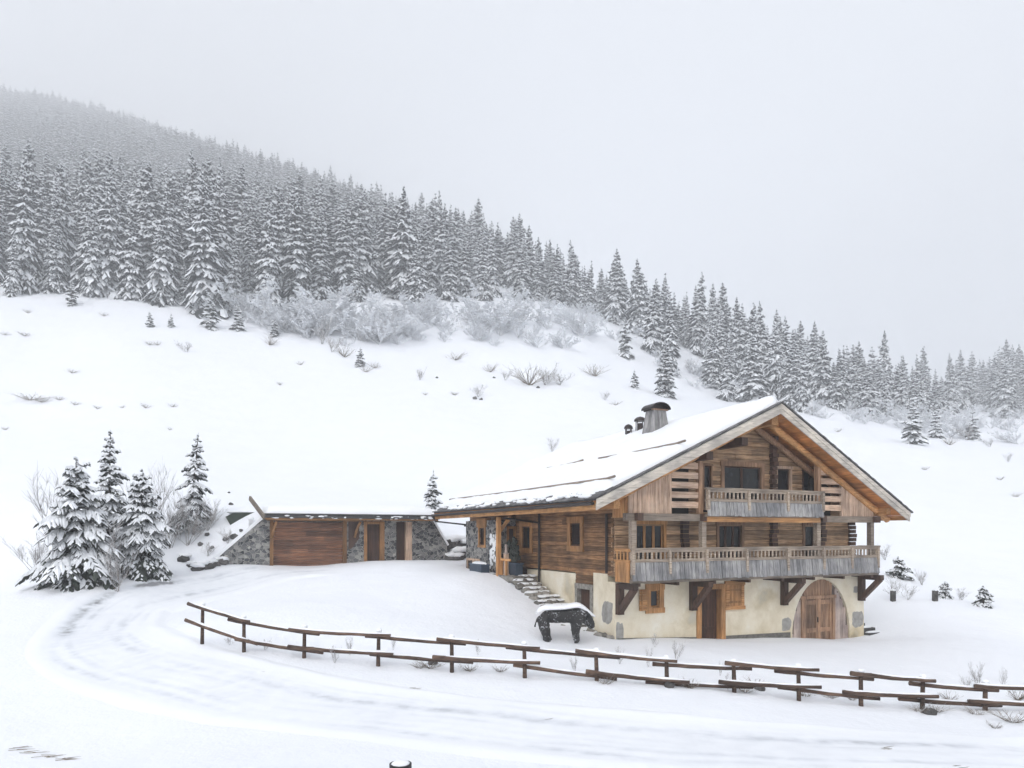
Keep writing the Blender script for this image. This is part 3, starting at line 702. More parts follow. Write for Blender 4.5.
w = MB(SHING)    # shingle edge along the verge and the eave courses
for s0, s1 in ((EL - .1, AP), (AP, ER + .12)):
    k = 42
    for i in range(k):
        a = s0 + (s1 - s0) * i / k; b_ = s0 + (s1 - s0) * (i + 1) / k - .01
        w.prism([(a, ztop(a) + .002), (b_, ztop(b_) + .002), (b_, ztop(b_) + .055), (a, ztop(a) + .055)], 'y', T0 - .12 + U(-.015, .015), T0 + .4, 0, U(.7, 1.4))
for c in range(3):
    t = T0
    while t < T1 - .1:
        t1 = min(t + U(.2, .34), T1); a = EL - .14 + c * .24 + U(-.025, .025); b_ = a + .34
        w.prism([(a, ztop(a) + .012 + c * .016), (b_, ztop(b_) + .012 + c * .016), (b_, ztop(b_) + .045 + c * .016), (a, ztop(a) + .045 + c * .016)], 'y', t, t1 - .012, 0, U(.6, 1.5)); t = t1
bld(w, 'shingle_edge', roof)
w = MB(ORY); w.box(EL + .02, EL + .07, T0, T1, ztop(EL) - .42, ztop(EL) - .14, 0, 1.1); w.box(ER - .1, ER - .04, T0, T1, ztop(ER) - .36, ztop(ER) - .16)
bld(w, 'fascia', roof)
w = MB(ORY)
for k in range(22): t = -1.2 + k * .75; w.prism([(EL + .07, ztop(EL) - .35), (.2, ztop(.2) - .35), (.2, ztop(.2) - .165), (EL + .07, ztop(EL + .07) - .165)], 'y', t, t + .13, 0, U(.8, 1.1))
bld(w, 'rafter_tail', roof)
w = MB(METAL)
gz = ztop(EL) - .22
w.tube([(EL - .12, T0 + .1, gz + .03), (EL - .12, T1, gz)], .07, 8); w.tube([(EL - .12, 14.9, gz - .02), (EL - .02, 14.9, gz - .32), (-.3, 14.4, gz - .5), (-.05, 13.2, gz - .55), (-.95, 12.85, gz - .58)], .045, 8)
bld(w, 'gutter', roof)
w = MB(METAL)
w.tube([(-.10, 5.9, 4.75), (-.10, 5.9, 1.35)], .055, 8); w.tube([(-1.7, 6.2, 4.55), (-.9, 6.0, 4.45), (-.10, 5.9, 4.35)], .045, 8); w.tube([(-.10, .42, 4.6), (-.10, .42, 2.42)], .05, 8)
bld(w, 'downpipe')

def snow_slab(name, s0, s1, t0, t1, zf, thick, parent, seed, ns=30, nt_=60, edge=.18, base=.0, wob=.08, mat=None):
    ss = np.linspace(0, 1, ns); tt = np.linspace(0, 1, nt_); V = []; 
    for j in range(nt_):
        for i in range(ns):
            t = t0 + (t1 - t0) * tt[j]; a, b_ = s0, s1
            a += wob * noise.noise(Vector((t * 1.3, seed, 0))) + .5 * wob * noise.noise(Vector((t * 4.1, seed, 3)))
            s = a + (b_ - a) * ss[i]; 
            de = min(ss[i] * (s1 - s0), tt[j] * (t1 - t0), (1 - tt[j]) * (t1 - t0), (1 - ss[i]) * (s1 - s0) if edge_both else 9)
            e = math.sqrt(min(1, max(0, de) / edge)); h = thick * (.15 + .85 * e) * (1 + .22 * noise.noise(Vector((s * .7, t * .7, seed))) + .1 * noise.noise(Vector((s * 2.3, t * 2.3, seed))))
            t_ = t + (wob * .6 * noise.noise(Vector((s * 1.5, seed, 8))) if j in (0, nt_ - 1) else 0)
            V.append((s, t_, zf(s) + base + h))
    n0 = len(V)
    ring = [i for i in range(ns)] + [(j + 1) * ns - 1 for j in range(1, nt_)] + [(nt_ - 1) * ns + i for i in range(ns - 2, -1, -1)] + [j * ns for j in range(nt_ - 2, 0, -1)]
    for r_ in ring: V.append((V[r_][0], V[r_][1], zf(V[r_][0]) + base - .01))
    Fq = [(j * ns + i, j * ns + i + 1, (j + 1) * ns + i + 1, (j + 1) * ns + i) for j in range(nt_ - 1) for i in range(ns - 1)]
    m_ = len(ring); Fq += [(ring[(k + 1) % m_], ring[k], n0 + k, n0 + (k + 1) % m_) for k in range(m_)]
    w = MB(mat or SNOWF); w.add(V, Fq); return w.build(name, parent, True)
edge_both = False
snow_slab('roof_snow', EL + .36, AP, T0 + .12, T1 - .05, ztop, .30, roof, 1, 40, 110, .3, .05)
snow_slab('roof_snow', ER - .3, AP, T0 + .12, T1 - .05, ztop, .22, roof, 2, 30, 80, .3, .05)
w = MB(SNOWF)   # lumps left on the eave courses
for k in range(110):
    t = U(T0 + .2, T1); s_ = EL + U(-.08, .42) ; r_ = U(.06, .16)
    w.blob((s_, t, ztop(s_) + .06), (r_, r_ * U(.9, 2.4), r_ * .6), 0, 1, k)
bld(w, 'eave_snow', roof, True)
for (s_, ta, tb) in ((1.78, -1.75, 4.0), (1.72, 5.2, 8.6), (-1.15, -1.75, 14.6)):
    w = MB(GREYR); w.tube([(s_, ta, ztop(s_) + .40), (s_, ta + .5, ztop(s_) + .36), (s_ - .01, (ta + tb) / 2, ztop(s_) + .32), (s_, tb, ztop(s_) + .33)], [.045, .04, .04, .04], 8, 0, .8); bld(w, 'snow_guard', roof, True)

# chimney clad in weathered boards with a barrel hood
w = MB(GREYB)
cb = [(4.45, 3.92), (5.55, 3.92), (5.55, 4.75), (4.45, 4.75)]; ct = [(4.68, 4.05), (5.32, 4.05), (5.32, 4.6), (4.68, 4.6)]
zb_, zt_ = 7.85, 9.42
for f in range(4):
    k = 7; A0, A1, B0, B1 = cb[f], cb[(f + 1) % 4], ct[f], ct[(f + 1) % 4]
    nx, ny = (A1[1] - A0[1]), -(A1[0] - A0[0]); ln = math.hypot(nx, ny); nx /= ln; ny /= ln
    for i in range(k):
        a, b_ = i / k, (i + .93) / k; o = U(0, .025); vs = []
        for P0, P1, z in ((A0, A1, zb_), (B0, B1, zt_)):
            for q in (a, b_):
                x, y = P0[0] + (P1[0] - P0[0]) * q, P0[1] + (P1[1] - P0[1]) * q
                vs += [(x + nx * (.012 + o), y + ny * (.012 + o), z), (x - nx * .05, y - ny * .05, z)]
        w.add(vs, [(0, 2, 6, 4), (3, 1, 5, 7), (0, 4, 5, 1), (2, 3, 7, 6), (4, 6, 7, 5), (0, 1, 3, 2)], 0, U(.6, 1.15))
w.box(4.72, 5.28, 4.12, 4.55, 8, 9.35, 0, .15)
ch = bld(w, 'chimney', roof)
w = MB(METAL, GATEW)
pts_o, pts_i = [], []
for i in range(13):
    a = math.pi * (i / 12); pts_o.append((5.0 - .50 * math.cos(a), 9.42 + .31 * math.sin(a))); pts_i.append((5.0 - .46 * math.cos(a), 9.42 + .27 * math.sin(a)))
for i in range(12): w.prism([pts_o[i], pts_o[i + 1], pts_i[i + 1], pts_i[i]], 'y', 3.88, 4.75)
w.prism(pts_i, 'y', 4.15, 4.2); w.prism(pts_i, 'y', 4.6, 4.65); w.box(4.58, 5.42, 3.98, 4.1, 9.38, 9.44, 1)
w.box(4.56, 4.62, 4.1, 4.65, 9.36, 9.44, 0)
for a_ in (4.66, 5.28):
    for b_ in (4.08, 4.55): w.box(a_, a_ + .06, b_, b_ + .06, 9.3, 9.6)
bld(w, 'chimney_hood')
bpy.data.objects['chimney_hood'].parent = roof
# two small vents with hoods
for (s_, t_, h_, r_) in ((5.75, 6.6, .62, .30), (5.45, 7.15, .45, .22)):
    w = MB(METAL); zb_ = ztop(s_)
    w.tube([(s_, t_, zb_ - .1), (s_, t_, zb_ + h_)], r_ * .42, 10, 0, 1.6)
    w.tube([(s_, t_, zb_ + h_ + .1), (s_, t_, zb_ + h_ + .2), (s_, t_, zb_ + h_ + .28), (s_, t_, zb_ + h_ + .33)], [r_, r_ * .92, r_ * .6, .02], 12)
    for a in range(4):
        an = a * math.pi / 2 + .4; w.tube([(s_ + r_ * .8 * math.cos(an), t_ + r_ * .8 * math.sin(an), zb_ - .05), (s_ + r_ * .75 * math.cos(an), t_ + r_ * .75 * math.sin(an), zb_ + h_ + .12)], .022, 6)
    bld(w, 'roof_vent', roof)

# stone wing at the end of the side wall
w = MB(MASON)
for (a, b_, c, d) in cells(8.55, 12.76, 1.2, 4.52, [(10.2, 10.85, 3.3, 4.2), (10.9, 11.55, 2.06, 2.5), (11.75, 12.45, 2.06, 2.5)]): w.box(-.9, -.5, a, b_, c, d)
for (a, b_, c, d) in cells(-.5, .0, 1.2, 4.52, [(-.45, -.0, 2.0, 4.1)]): w.box(a, b_, 8.55, 8.95, c, d)
w.box(-.5, 0, 12.4, 12.76, 1.2, 4.52); bld(w, 'stone_wall')
w = MB(DARK); w.box(-.5, -.45, 9, 12.4, 1.5, 4.5); w.box(-.45, 0, 8.97, 9.02, 1.9, 4.2); bld(w, 'stone_wing_interior')
window(10.2, 10.85, 3.3, 4.15, 1, ORZ, axis='x', plane=-.9, fr=.12, sash=REDD, label='small window with a deep larch lintel in the stone wall')
w = MB(ORZ); w.box(-.98, -.7, 9.95, 11.1, 4.2, 4.62, 0, .9); bld(w, 'lintel')
w = MB(PINKB)
for a, b_ in ((10.9, 11.55), (11.75, 12.45)):
    w.box(-.95, -.8, a - .08, a, 2.0, 2.55); w.box(-.95, -.8, b_, b_ + .08, 2.0, 2.55); w.box(-.96, -.8, a - .1, b_ + .1, 2.5, 2.6)
bld(w, 'log_store_frame')
w = MB(ORZ); w.box(-.46, -.36, 8.50, 8.6, 2.0, 4.15); w.box(-.10, 0, 8.50, 8.6, 2.0, 4.15); w.box(-.46, 0, 8.49, 8.6, 4.1, 4.22)
pf = bld(w, 'porch_door_frame'); w = MB(REDD); w.box(-.36, -.1, 8.62, 8.68, 2.0, 4.1); bld(w, 'porch_door', pf)
for s_, t_, tt in ((-1.05, 8.15, .95), (-1.3, 7.6, 1.1)):
    w = MB(ORZ); w.box(s_ - .09, s_ + .09, t_ - .09, t_ + .09, 1.9, 4.62, 0, tt); bld(w, 'porch_post')
w = MB(ORZ, ORY); w.box(-1.24, -1.18, 6.5, 8.0, 2.65, 2.75, 1, 1.1)
for k in range(2): w.box(-1.25, -1.17, 6.9 + k * .5, 6.98 + k * .5, 2.0, 2.65)
w.beam((-1.05, 8.15, 3.9), (-1.05, 6.9, 4.6), .12, .12); bld(w, 'porch_rail')
w = MB(STEPM); w.box(-1.35, 0, 6.4, 8.5, 1.6, 2.0); bld(w, 'porch_slab')
w = MB(SNOWF)  # snow blown on the stone corner
for k in range(60): w.blob((-.91, U(8.6, 9.5), U(2.3, 3.9)), (.03, U(.04, .13), U(.05, .16)), 0, 1, k)
bld(w, 'wind_blown_snow', None, True)

# things on the porch
for (s_, t_, a, b_, h_, lab, sn) in ((-1.45, 9.55, .42, 1.5, .42, 'navy blue planter box topped with snow against the stone wall', True), (-.75, 7.25, .36, 1.35, .55, 'navy blue planter box without snow under the porch roof', False)):
    o = empty('planter_box', hz(s_, t_, 2.0), ROTZ); tag(o, lab, 'planter', 'navy planters by the porch')
    w = MB(NAVY); w.box(-a / 2, a / 2, -b_ / 2, b_ / 2, -.3, h_); w.box(-a / 2 - .03, a / 2 + .03, -b_ / 2 - .03, b_ / 2 + .03, h_ - .06, h_ + .012, 0, 1.3); w.build('box', o)
    w = MB(SNOWF if sn else DARK); w.blob((0, 0, h_ + .01), (a / 2 * 1.1, b_ / 2 * 1.1, .12 if sn else .03), 0, 1, 2, .1); w.build('snow' if sn else 'soil', o, True)
for (t_, h_, lab) in ((7.0, 1.15, 'slim dark clipped evergreen, the taller of the pair in the porch planter'), (7.65, .95, 'slim dark clipped evergreen, the shorter of the pair in the porch planter')):
    o = empty('potted_evergreen', hz(-.75, t_, 2.54), ROTZ); tag(o, lab, 'evergreen', 'clipped evergreens in the porch planter')
    w = MB(NEED)
    for k in range(60):
        z = U(.1, h_); r_ = .2 * (1 - (z / h_) ** 3 * .8); a = U(0, 6.28); w.blob((math.cos(a) * r_ * U(.3, 1), math.sin(a) * r_ * U(.3, 1), z), (.07, .07, .11), 0, U(.5, 1.2), k, .5)
    w.build('foliage', o); w = MB(BARK); w.tube([(0, 0, -.02), (0, 0, .3)], .03); w.build('stem', o)
o = empty('candle_lantern', hz(-1.05, 7.3, 2.0), ROTZ); tag(o, 'pale lantern standing on the porch between dark evergreens', 'lantern')
w = MB(PINKB); w.box(-.11, .11, -.11, .11, 0, .05); w.box(-.09, .09, -.09, .09, .05, .95, 0, 1.1); w.build('pedestal', o)
w = MB(GATEP); w.box(-.1, .1, -.1, .1, .95, 1.0); w.tube([(0, 0, 1.0), (0, 0, 1.3)], [.08, .06], 8); w.tube([(0, 0, 1.3), (0, 0, 1.4)], [.11, .02], 8); w.build('lamp', o)

# stone steps along the side wall
st = empty('stone_steps', hz(-.55, 4, 0), ROTZ); tag(st, 'rough stone steps half buried in snow climbing to the porch', 'steps')
w = MB(STEPM); ws = MB(SNOWF)
for k in range(13):
    t = 1.3 + k * .42; z = .12 + k * .145
    for j in range(3):
        a = -.60 + j * .38 + U(-.06, .06)
        w.blob((a, t - 4 + U(-.06, .06), z - .03 + .06), (U(.2, .27), U(.2, .27), .15), 0, U(.45, 1.1), k * 3 + j, .35)
    for j in range(6): ws.blob((U(-.55, .45), t - 4 + .08 + U(-.1, .1), z + .14), (U(.2, .36), U(.13, .2), .06), 0, 1, k * 2 + j, .3)
w.build('step_stone', st); ws.build('snow', st, True)
st = empty('side_steps', hz(13.2, -.2, -.62), ROTZ); tag(st, 'three dark stone steps in the snow past the barn gate corner', 'steps')
for k in range(3): w = MB(ROCKM); w.box(-.1, .95 - k * .22, .0 + k * .35, .3 + k * .35, -.3, .10 + k * .17, 0, .5); w.build('step', st)
w = MB(SNOWF)
for k in range(3): w.blob((.42 - k * .1, .19 + k * .35, .115 + k * .17), (.5 - k * .1, .14, .06), 0, 1, k, .2)
w.build('snow', st, True)

# ------------------------------------------------------------------ garage dug into the slope
gar = empty('garage', hz(-10.4, 18, 2.1), ROTZ); tag(gar, 'low earth covered garage with stone walls and a wide plank door', 'garage')
w = MB(MASON); GB = 2.1
W_ = 10.7
def gx(s): return s + 10.4
for (a, b_, c, d) in cells(gx(-10.35), gx(-1.0), -.5, 2.72, [(gx(-10.05), gx(-6.15), -.5, 2.45), (gx(-4.98), gx(-4.08), -.5, 2.3), (gx(-3.2), gx(-2.25), -.5, 2.45)]): w.box(a, b_, 0, .55, c, d)
w.prism([(gx(-1.0), -.5), (gx(-.1), -.5), (gx(-.1), 1.05), (gx(-1.0), 2.55)], 'y', 0.003, .55)
w.prism([(gx(-12.75), -.5), (gx(-10.35), -.5), (gx(-10.35), 2.72), (gx(-12.75), .45)], 'y', 0.003, .55)
w.box(gx(-10.35), gx(-1), .56, 5, 2.3, 2.4); w.box(gx(-10.35), gx(-10), .55, 5, -.4, 2.3); w.box(gx(-1.3), gx(-1), .55, 5, -.4, 2.3); w.build('stone_wall', gar)
w = MB(DARK); w.box(gx(-10), gx(-1.3), 1.2, 1.3, -.4, 2.3); w.build('dark_interior', gar)
w = MB(BROWNX); z = -.4
while z < 2.4:
    h = min(U(.2, .27), 2.42 - z); cut = gx(-10.05) + U(1, 3); 
    for a, b_ in ((gx(-10.05), cut), (cut, gx(-6.15))): w.box(a, b_, .18 + U(0, .015), .24, z, z + h - .012, 0, U(.55, 1.5))
    z += h
w.build('garage_door', gar)
w = MB(ORZ, ORX); w.box(gx(-10.15), gx(-9.97), -.06, .2, -.4, 2.45, 0, .5); w.box(gx(-6.25), gx(-6.05), -.06, .2, -.4, 2.45, 0, .42); w.box(gx(-10.3), gx(-5.3), -.08, .2, 2.452, 2.62, 1, .45); w.build('garage_door_frame', gar)
for s_ in (-10.05, -5.6):
    w = MB(ORZ)
    d_ = 0 if s_ < -8 else 0
    w.tube([(gx(s_), -.02, 1.55), (gx(s_) + .08, -.22, 2.0), (gx(s_) + .18, -.6, 2.4)], .075, 8, 0, .75); w.build('brace', gar, True)
w = MB(DARKW); w.box(gx(-5.95), gx(-5.35), -.03, -.005, 1.5, 2.45, 0, 1.2); w.prism([(gx(-5.95), .9), (gx(-5.8), .9), (gx(-5.35), 1.5), (gx(-5.95), 1.5)], 'y', -.03, -.005, 0, 1.2); w.build('wall_board', gar)
w = MB(ORZ); w.box(gx(-5.08), gx(-4.9), -.05, .3, -.4, 2.3, 0, .75); w.box(gx(-4.16), gx(-3.9), -.05, .3, -.4, 2.45, 0, .65); w.box(gx(-5.1), gx(-3.9), -.06, .3, 2.3, 2.46, 0, .75); df = w.build('door_frame', gar)
w = MB(REDD)
for k in range(5): w.box(gx(-4.9) + k * .148, gx(-4.9) + k * .148 + .138, .14, .2, -.4, 2.3, 0, U(.7, 1.3))
w.box(gx(-4.9), gx(-4.16), .18, .22, -.4, 2.3, 0, .4); w.build('door', df)
w = MB(REDD); w.box(gx(-3.2), gx(-2.6), .35, .42, -.4, 2.45, 0, .9); w.build('recess_door', gar)
w = MB(PINKB); w.box(gx(-2.6), gx(-2.25), .02, .42, -.4, 2.5, 0, 1.0); w.build('recess_post', gar)
# roof of the garage
w = MB(SHING, ORX, ORY)
w.prism([(-.85, 2.70), (3.4, 2.98), (3.4, 3.08), (-.85, 2.80)], 'x', gx(-10.5), gx(-.9), 0)
w.box(gx(-10.45), gx(-.95), -.88, -.83, 2.50, 2.69, 1, .75)
for k in range(18): w.box(gx(-10.4) + k * .54, gx(-10.6) + k * .55 + .12, -.82, 0, 2.53, 2.67, 2, .8)
w.prism([(-.82, 2.66), (.2, 2.72), (.2, 2.74), (-.82, 2.69)], 'x', gx(-10.45), gx(-.95), 2, .7)
gr = w.build('roof', gar)
w = MB(GREYR); w.beam((gx(-10.52), -1.0, 2.62), (gx(-11.05), 1.4, 3.72), .10, .24, 0, .5); w.build('bargeboard', gr)
w = MB(SHING); x = gx(-10.5)
while x < gx(-.95):
    x1 = min(x + U(.2, .35), gx(-.9)); w.box(x, x1 - .012, -.98 + U(-.02, .02), -.5, 2.80 + U(0, .01), 2.84, 0, U(.6, 1.4)); x = x1
w.tube([(gx(-10.5), -.96, 2.66), (gx(-.9), -.96, 2.64)], .06, 8, 0, .5); w.build('shingle_edge', gr)
edge_both = True
def gz_(t): return 2.82 + .066 * max(t, -1)
_V = snow_slab('roof_snow', -.70, 4.2, gx(-10.45), gx(-.7), lambda t: 2.82 + .066 * t, .42, gr, 5, 26, 60, .35, .0, .06)
me = _V.data; co = np.empty(len(me.vertices) * 3, np.float32); me.vertices.foreach_get('co', co); co = co.reshape(-1, 3)[:, [1, 0, 2]]; me.vertices.foreach_set('co', np.ascontiguousarray(co).ravel()); me.flip_normals(); me.update()
w = MB(SNOWF)
for k in range(40): w.blob((gx(U(-10.4, -1.1)), U(-.98, -.92), U(2.6, 2.72)), (U(.08, .22), .06, .05), 0, 1, k, .3)
w.build('eave_snow', gr, True)
w = MB(SNOWF)   # snow on the sloping wing walls
w.prism([(gx(-12.8), .45), (gx(-10.3), 2.73), (gx(-10.35), 2.88), (gx(-12.95), .55)], 'y', -.03, .62); w.prism([(gx(-1.0), 2.56), (gx(-.05), 1.03), (gx(.02), 1.12), (gx(-.95), 2.72)], 'y', -.03, .62); w.build('wall_snow', gar)

# green canvas covered trailer box beside the garage roof
o = empty('canvas_shelter', hz(-11.55, 19.6, 4.5), ROTZ); tag(o, 'dark green canvas cover showing from the snow behind the garage gable', 'cover')
w = MB(GREENM); w.prism([(-.3, -.6), (.75, -.6), (.75, .55), (-.35, .50), (-.7, .3)], 'y', 0, 1.3); w.build('canvas', o)
w = MB(SNOWF); w.blob((.1, .75, .56), (.8, .6, .10), 0, 1, 3, .1); w.build('snow', o, True)
o = empty('white_post', hz(-11.05, 18.75, 3.9), ROTZ); tag(o, 'short pale post with snow on top beside the green canvas', 'post')
w = MB(FROST); w.box(-.11, .11, -.11, .11, -.5, .75); w.build('shaft', o); w = MB(SNOWF); w.blob((0, 0, .78), (.16, .16, .11), 0, 1, 1, .1); w.build('snow', o, True)

# ------------------------------------------------------------------ fence
FP = [(202, 609.0, 625.5, 638, 21.2), (244, 621.5, 639.8, 654, 20.6), (304, 631.5, 649.0, 663, 20.2), (378, 635.5, 654.0, 666, 19.8), (452, 641.5, 660.0, 669, 19.4),
      (525, 648.0, 664.0, 677, 19.0), (597, 655.0, 674.0, 682, 18.6), (667, 662.5, 681.0, 685, 18.2), (734.5, 666.0, 684.0, 690, 18.0), (799, 671.0, 687.5, 695, 17.8),
      (861, 676.5, 695.0, 713, 17.6), (922, 682.0, 698.0, 707, 17.5), (985, 687.0, 702.5, 712, 17.5), (1050, 689.0, 705.0, 716, 17.4), (1120, 692, 709, 720, 17.3)]
fx, fy, fz_ = pw(202, 638, 21.2)
fence = empty('rail_fence', (fx, fy, zt(fx, fy))); tag(fence, 'rustic wooden rail fence with overlapping rails along the snowy road', 'fence')
org = Vector(fence.location); FR = []
for k, (u, va, vb, vg, Y) in enumerate(FP):
    a = Vector(pw(u, va, Y)); b_ = Vector(pw(u, vb, Y)); g = Vector((a.x, a.y, zt(a.x, a.y)))
    FR.append((a, b_, g))
    w = MB(FENCEW); lean = U(-.03, .03)
    top = a.z + .12
    w.tube([g - org - Vector((0, 0, .5)), g - org + Vector((lean * .3, 0, .2)), Vector((a.x + lean, a.y, top)) - org], [.065, .058, .05], 8, 0, U(.6, 1.0)); w.build('post', fence, True)
    w = MB(SNOWF); w.blob(Vector((a.x + lean, a.y, top + .02)) - org, (.085, .085, .06), 0, 1, k, .2)
    w.build('post_snow', fence, True)
for k in range(len(FR) - 1):
    for lv in (0, 1):
        p, q = FR[k][lv], FR[k + 1][lv]; d = (q - p); L = d.length; d.normalize(); nrm = Vector((d.y, -d.x, 0)).normalized()
        sd = (1 if k % 2 == 0 else -1); off = nrm * (.10 * sd); dz = Vector((0, 0, .055 * sd + U(-.025, .025)))
        e0, e1 = U(.25, .6), U(.25, .6); A = p - d * e0 + off + dz; B = q + d * e1 + off + dz
        K = 8; pts = []; rd = []
        for i in range(K + 1):
            f = i / K; c = A.lerp(B, f); c = c + Vector((0, 0, -.02 * math.sin(math.pi * f) + U(-.007, .007))); pts.append(c - org); rd.append((.055 if lv == 0 else .058) * (1.12 - .25 * f) * U(.93, 1.07))
        w = MB(FENCEW); w.tube(pts, rd, 8, 0, U(.75, 1.35)); r_ = w.build('rail', fence, True)
        w = MB(SNOWF)
        sp = [Vector(x) + Vector((0, 0, rd[i] * .85)) for i, x in enumerate(pts)]
        i0 = random.choice([0, 0, 1, 2]); i1 = K - random.choice([0, 0, 1])
        w.tube(sp[i0:i1 + 1], [.015] + [.04 * U(.7, 1.15) for _ in range(i1 - i0 - 1)] + [.015], 6); w.build('rail_snow', r_, True)

# ------------------------------------------------------------------ black animal sculpture
bx_, by_, _ = at_y(560, 24.5); bz = zt(bx_, by_)
bull = empty('animal_sculpture', (bx_ - .42, by_, bz - .02), R(8)); tag(bull, 'black sculpture of a standing calf, head lowered, snow along its back', 'sculpture')
def skin(name, verts, edges, rad, mat, parent, lv=2, root=0):
    me = bpy.data.meshes.new(name); me.from_pydata(verts, edges, []); me.materials.append(mat)
    o = bpy.data.objects.new(name, me); sc.collection.objects.link(o); o.parent = parent
    o.modifiers.new('skin', 'SKIN').use_smooth_shade = True
    sv = me.skin_vertices[0].data
    for i, r_ in enumerate(rad): sv[i].radius = r_ if hasattr(r_, '__len__') else (r_, r_); sv[i].use_root = (i == root)
    sb = o.modifiers.new('sub', 'SUBSURF'); sb.levels = lv; sb.render_levels = lv
    tx = bpy.data.textures.new('shag', 'CLOUDS'); tx.noise_scale = .09
    dm = o.modifiers.new('shag', 'DISPLACE'); dm.texture = tx; dm.strength = .05; dm.mid_level = .5
    return o
V = [(x_, y_, z_ + .07) for x_, y_, z_ in [(-.22, 0, .84), (0, 0, .84), (.4, 0, .83), (.8, 0, .85), (1.08, 0, .90), (1.27, 0, .87), (1.43, 0, .74), (1.55, 0, .53), (1.585, 0, .37)]]
Rr = [(.24, .25), (.28, .27), (.26, .25), (.29, .29), (.30, .32), (.26, .28), (.21, .23), (.155, .165), (.125, .12)]
E_ = [(i, i + 1) for i in range(8)]
def leg(base, pts, rads):
    k = len(V); p = base
    for q, r_ in zip(pts, rads): V.append(q); Rr.append(r_); E_.append((p, k)); p = k; k += 1
for sy in (-1, 1):
    leg(0, [(-.14, .13 * sy, .68), (-.10, .14 * sy, .42), (-.06 + .03 * sy, .14 * sy, .22), (.0 + .05 * sy, .14 * sy, .05), (.02 + .05 * sy, .14 * sy, .0)], [.24, .19, .145, .125, .135])
    leg(4, [(1.02, .14 * sy, .66), (.98 + .05 * sy, .15 * sy, .4), (1.0 + .05 * sy, .15 * sy, .2), (1.03 + .05 * sy, .15 * sy, .04), (1.05 + .05 * sy, .15 * sy, -.03)], [.22, .155, .115, .10, .11])
    leg(6, [(1.36, .15 * sy, .84), (1.33, .24 * sy, .83)], [.05, .03])
leg(0, [(-.36, -.05, .86), (-.45, -.06, .70), (-.48, -.06, .55)], [.05, .025, .03])
skin('body', V, E_, Rr, BULLM, bull)
# snow blanket along the back and neck
prof = [(-.42, 1.02, .14), (-.28, 1.13, .22), (0, 1.16, .26), (.4, 1.15, .26), (.8, 1.19, .27), (1.05, 1.24, .26), (1.25, 1.15, .23), (1.42, 1.03, .19), (1.58, .90, .15), (1.72, .86, .08)]
tops = [.05, .14, .17, .15, .15, .17, .15, .12, .09, .04]
w = MB(SNOWF); n_ = 11
for i, ((x, z, hwid), tp) in enumerate(zip(prof, tops)):
    for k in range(n_):
        a = math.pi * k / (n_ - 1); w.v.append((x, -math.cos(a) * hwid * (1 + .12 * noise.noise(Vector((x * 3, k, 1)))), z - .03 + math.sin(a) ** .7 * (tp + .04) + .03 * noise.noise(Vector((x * 4, k * .7, 5)))))
for i in range(len(prof) - 1):
    for k in range(n_ - 1): w.f.append([i * n_ + k, i * n_ + k + 1, (i + 1) * n_ + k + 1, (i + 1) * n_ + k]); w.m.append(0); w.t.append(1)
    w.f.append([i * n_, (i + 1) * n_, (i + 1) * n_ + n_ - 1, i * n_ + n_ - 1]); w.m.append(0); w.t.append(1)
for e in (0, (len(prof) - 1) * n_): w.f.append([e + k for k in range(n_)]); w.m.append(0); w.t.append(1)
w.v = [(x, y, z) for x, y, z in w.v]; so = w.build('back_snow', bull, True); sb = so.modifiers.new('sub', 'SUBSURF'); sb.levels = sb.render_levels = 1
